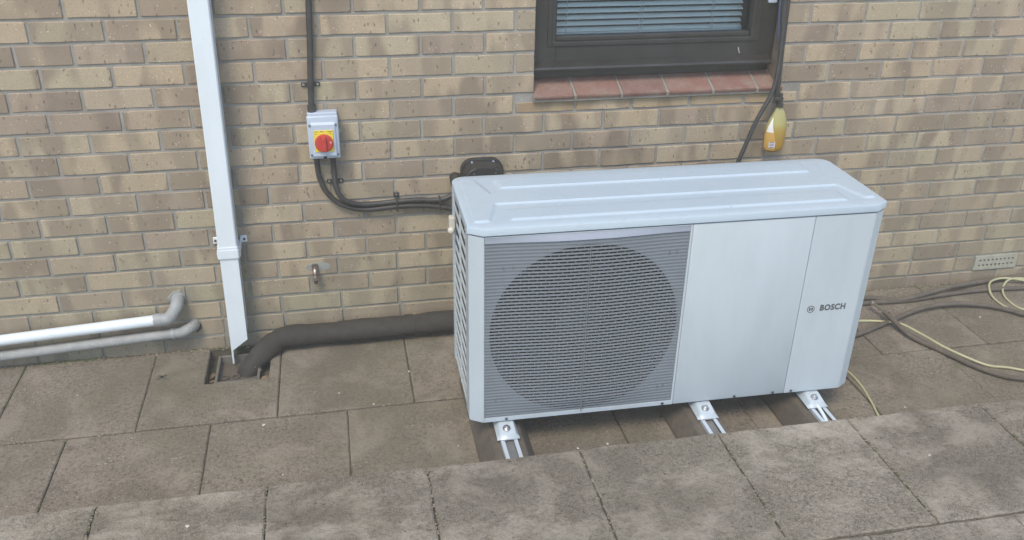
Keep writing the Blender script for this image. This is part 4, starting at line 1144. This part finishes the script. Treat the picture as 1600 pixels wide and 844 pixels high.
bc = shell([-.532,-.520,-.508], 226, 258, .0018, LABEL_W, 'barcode_panel', lab)
for z in (-.530,-.523,-.517,-.511): shell([z, z+.0028], 230, 254, .0024, BARBLUE, 'barcode_bar', lab)
bm = bmesh.new(); cyl(bm, (bcx,bcy,-.3745), (0,0,1), .0145, .012, 18); cyl(bm, (bcx,bcy,-.363), (0,0,1), .0095, .016, 14)
box(bm, bcx-.022, bcx+.010, bcy-.008, bcy+.008, -.350, -.336, .003); box(bm, bcx-.027, bcx-.020, bcy-.006, bcy+.006, -.362, -.338, .002); box(bm, bcx-.006, bcx+.006, bcy-.006, bcy+.006, -.348, -.322, .002)
obj('trigger_cap', bm, BLACKPL, bt)

# ---------------------------------------------------------------- hoses lying on the right
zg = -1.2495
def gpts(L, r, lift=None): return [(x, y, zg+r+(lift[i] if lift else 0)) for i, (x, y) in enumerate(L)]
run('black_hose', gpts([(2.45,-.10),(2.65,-.10),(2.883,-.112),(3.022,-.140),(3.143,-.139),(3.288,-.109),(3.412,-.069),(3.554,-.040),(3.75,-.030),(4.2,-.05)], .013, [0,0,.012,.004,.02,.026,.010,0,0,0]), .0110, RUBBER,
    'black hose nearest the wall curving up towards the air brick', 'hose', group='black hoses on the paving')
run('black_hose', gpts([(2.45,-.16),(2.65,-.145),(2.871,-.135),(3.077,-.143),(3.28,-.122),(3.478,-.114),(3.662,-.127),(4.2,-.16)], .012), .0100, RUBBER,
    'black hose running straight to the right just in front of the one nearest the wall', 'hose', group='black hoses on the paving')
run('black_hose', gpts([(2.40,-.44),(2.667,-.378),(2.811,-.327),(2.926,-.284),(3.078,-.234),(3.239,-.222),(3.373,-.251),(3.456,-.304),(3.49,-.342),(3.7,-.50)], .014, [0]*3+[.004,.01,.01,.004,0,0,0]), .0100, RUBBER,
    'thick black hose arching forward over the slabs under the metal nozzle', 'hose', group='black hoses on the paving')
run('black_hose', gpts([(2.877,-.262),(2.885,-.325),(2.905,-.425),(2.963,-.535),(3.016,-.648),(3.072,-.722),(3.147,-.766),(3.4,-.86)], .011, [.030,.022,.004,0,0,0,0,0]), .0100, RUBBER,
    'black hose running forward from the metal nozzle beneath the yellow hose', 'hose', group='black hoses on the paving')
run('yellow_hose', gpts([(2.60,-.235),(2.783,-.259),(2.854,-.282),(2.900,-.347),(2.940,-.440),(2.969,-.520),(3.021,-.600),(3.083,-.652),(3.151,-.680),(3.25,-.735),(3.5,-.84)], .005, [0,0,.004,.026,.024,.020,.012,0,0,0,0]), .0052, HOSE_Y,
    'pale yellow thin hose snaking forward across the slabs beside the black hose', 'hose')
run('yellow_hose', gpts([(3.66,-.43),(3.502,-.323),(3.467,-.25),(3.470,-.164),(3.501,-.097),(3.562,-.060),(3.627,-.060),(3.74,-.09)], .004, [0,0,0,.004,.024,.024,.024,.01]), .0046, HOSE_Y,
    'larger loop of pale yellow hose at the right edge under the air brick', 'hose')
run('yellow_hose', gpts([(3.66,-.37),(3.53,-.289),(3.517,-.218),(3.538,-.145),(3.594,-.085),(3.653,-.066),(3.75,-.08)], .004, [0,0,0,.006,.018,.024,.02]), .0046, HOSE_Y,
    'smaller inner loop of pale yellow hose at the right edge', 'hose')
run('yellow_hose', gpts([(2.40,-.48),(2.506,-.562),(2.528,-.605),(2.527,-.686),(2.512,-.766),(2.497,-.826),(2.470,-.90),(2.40,-.98)], .004), .0042, HOSE_Y,
    'short stretch of yellow hose curving out under the right end of the heat pump', 'hose')
nz = thing('hose_nozzle', 'small metal hose nozzle lying on the black hose right of the heat pump', 'nozzle', (2.88,-.23,-1.22))
bm = bmesh.new(); a_ = Vector((2.868,-.195,-1.205)); b_ = Vector((2.884,-.268,-1.210)); tube(bm, [a_, b_], .0065, 12); obj('barrel', bm, STEEL, nz, smooth=50)
bm = bmesh.new(); d = (b_-a_).normalized(); tube(bm, [a_-d*.010, a_], .0100, 8); obj('tip', bm, STEEL, nz)
bm = bmesh.new(); tube(bm, [b_, b_+d*.010], .0115, 8); obj('collar', bm, STEEL, nz)

# ---------------------------------------------------------------- small things on the slabs
def crumb(x, y, z, r, label, mat=DEBRIS, name='pebble', cat='pebble', group='pale crumbs on the paving', flat=.6, seed=0):
    bm = bmesh.new(); bmesh.ops.create_icosphere(bm, subdivisions=2, radius=r)
    for v in bm.verts:
        k = 1+.45*noise.noise(v.co*(1.6/r)+Vector((seed*3.1,0,0))); v.co = Vector((v.co.x*k*1.2, v.co.y*k, v.co.z*k*flat))
    bmesh.ops.transform(bm, matrix=Matrix.Translation((x,y,z+r*flat*.7)) @ Matrix.Rotation(seed*1.3, 4, 'Z'), verts=bm.verts[:])
    return tag(obj(name, bm, mat, loc=(x,y,z)), label, cat, group)
def G(px, py, z):      # fixed positions measured once on the paving
    r_ = RW.transposed() @ Vector(((px-800)/1380.39, (py-422)/1380.39, 1)); t = (z-CAM.z)/r_.z; q = CAM+r_*t; return q.x, q.y
LST = [(639,581,-1.25,.007,'round pale pebble on the joint between the two wall slabs left of the heat pump'),
       (584,632,-1.25,.006,'angular white crumb at the front edge of the wall slab left of the heat pump'),
       (412,665,-1.25,.009,'flat whitish crumb on the slab joint in front of the gully'),
       (121,618,-1.25,.0045,'tiny white crumb in the middle of the far left slab'),
       (530,615,-1.25,.005,'small buff crumb on the slab in front of the lagged pipe'),
       (716,697,-1.25,.004,'tiny white crumb close to the leftmost rubber foot'),
       (293,823,-1.10,.008,'shiny white stone chip on the rough slab at the bottom left'),
       (1531,496,-1.25,.007,'white crumb on the slab between the black hoses at the right'),
       (1414,637,-1.25,.006,'white crumb beside the raised kerb right of the heat pump'),
       (1452,712,-1.10,.006,'white chip on the rough slab at the lower right'),
       (903,701,-1.10,.005,'white grit at the head of the joint left of centre on the raised slabs'),
       (949,694,-1.10,.006,'pale grit on the back edge of the raised slab under the heat pump'),
       (442,742,-1.10,.004,'tiny pale grit on the slab left of the heat pump, front row')]
for i, (px_, py_, z_, r_, lb) in enumerate(LST):
    r_ *= .62
    x_, y_ = G(px_, py_, z_); crumb(x_, y_, z_, r_, lb, seed=i+1)
# dark painted cross and old spots on the slabs
x_, y_ = G(253, 590, -1.25)
bm = bmesh.new()
for a_ in (.75, -.75): box(bm, x_-.020, x_+.020, y_-.0045, y_+.0045, -1.2488, -1.2472, rot=Matrix.Rotation(a_, 3, 'Z'))
obj('painted_cross', bm, m_plastic('dark_mark', (.085,.08,.065), .9, .5), low)
# moss and dirt crumbs along the wall foot and slab joints
bm = bmesh.new(); rg = random.Random(11)
def speck(x, y, z, s):
    r_ = bmesh.ops.create_icosphere(bm, subdivisions=1, radius=s)
    M = Matrix.Translation((x, y, z)) @ Matrix.Diagonal((1+rg.random(), 1+rg.random()*.6, .5, 1)); bmesh.ops.transform(bm, matrix=M, verts=r_['verts'])
for k in range(1700):
    c_ = rg.random()
    if c_ < .30: speck(rg.uniform(-.6, 3.8), -.010-abs(rg.gauss(0,.011)), -1.249, rg.uniform(.0012,.0045))
    elif c_ < .42: speck(rg.uniform(-.6, 3.4), -.501+rg.gauss(0,.006), -1.250, rg.uniform(.001,.003))
    elif c_ < .62: speck(rg.choice([-.017,.439,.891,1.353,1.797,2.239])+rg.gauss(0,.005), rg.uniform(-1.5,-1.04), -1.1005, rg.uniform(.0012,.0035))
    elif c_ < .80: speck(rg.uniform(-.4,3), rg.uniform(-1.9,-1.05), -1.0995, rg.uniform(.0008,.0025))
    else: speck(rg.uniform(-.5,3.4), rg.uniform(-.95,-.02), -1.2495, rg.uniform(.0008,.0022))
o = obj('grit', bm, m_plastic('grit_mix', (.22,.19,.14), .95, .6, 90)); o['kind'] = 'stuff'

# ---------------------------------------------------------------- thin air volume added to lift the blacks like lens glare
bm = bmesh.new(); box(bm, -11, 11, -11, 6, -2.5, 3.3)
hz = bpy.data.materials.new('veil_haze'); hz.use_nodes = True; nt = hz.node_tree; nt.nodes.remove(nt.nodes['Principled BSDF'])
pv = nt.nodes.new('ShaderNodeVolumePrincipled'); pv.inputs['Color'].default_value = (.97,.93,.82,1); pv.inputs['Density'].default_value = .021
pv.inputs['Anisotropy'].default_value = 0.0
nt.links.new(pv.outputs[0], nt.nodes['Material Output'].inputs['Volume'])
hzo = obj('haze', bm, hz); hzo['kind'] = 'stuff'

# moss cushions in the joints and at the wall foot
bm = bmesh.new(); rg = random.Random(23)
def moss(x, y, z, s_):
    r_ = bmesh.ops.create_icosphere(bm, subdivisions=1, radius=s_)
    for v in r_['verts']: v.co *= 1+rg.uniform(-.3, .3)
    bmesh.ops.transform(bm, matrix=Matrix.Translation((x, y, z)) @ Matrix.Diagonal((1.5, 1, .35, 1)), verts=r_['verts'])
for cx_, n_ in ((-.40,60),(-.28,40),(.10,45),(.42,30),(1.0,16),(2.9,30),(3.25,34)):
    for k in range(n_): moss(cx_+rg.gauss(0,.05), -.010-abs(rg.gauss(0,.008)), -1.250, rg.uniform(.002,.006))
for jx, y0_, y1_, z_ in ((-.492,-.49,-.02,-1.2515),(-.030,-.49,-.02,-1.2515),(-.243,-.95,-.51,-1.2515),(2.969,-.95,-.51,-1.2515),(3.2,-.49,-.02,-1.2515),(2.239,-1.5,-1.04,-1.1015),(2.712,-1.5,-1.04,-1.1015),(1.797,-1.5,-1.04,-1.1015),(.439,-1.5,-1.04,-1.1015),(-.017,-1.4,-1.04,-1.1015)):
    for k in range(26): moss(jx+rg.gauss(0,.0022), rg.uniform(y0_, y1_), z_, rg.uniform(.0015,.0038))
o = obj('moss', bm, m_plastic('dull_moss', (.085,.095,.032), .98, .6, 80)); o['kind'] = 'stuff'

# lift the whole place so that the paving lies at z = 0
for o in scene.objects:
    if o.parent is None and o.type in {'MESH', 'EMPTY'}: o.location.z += G0
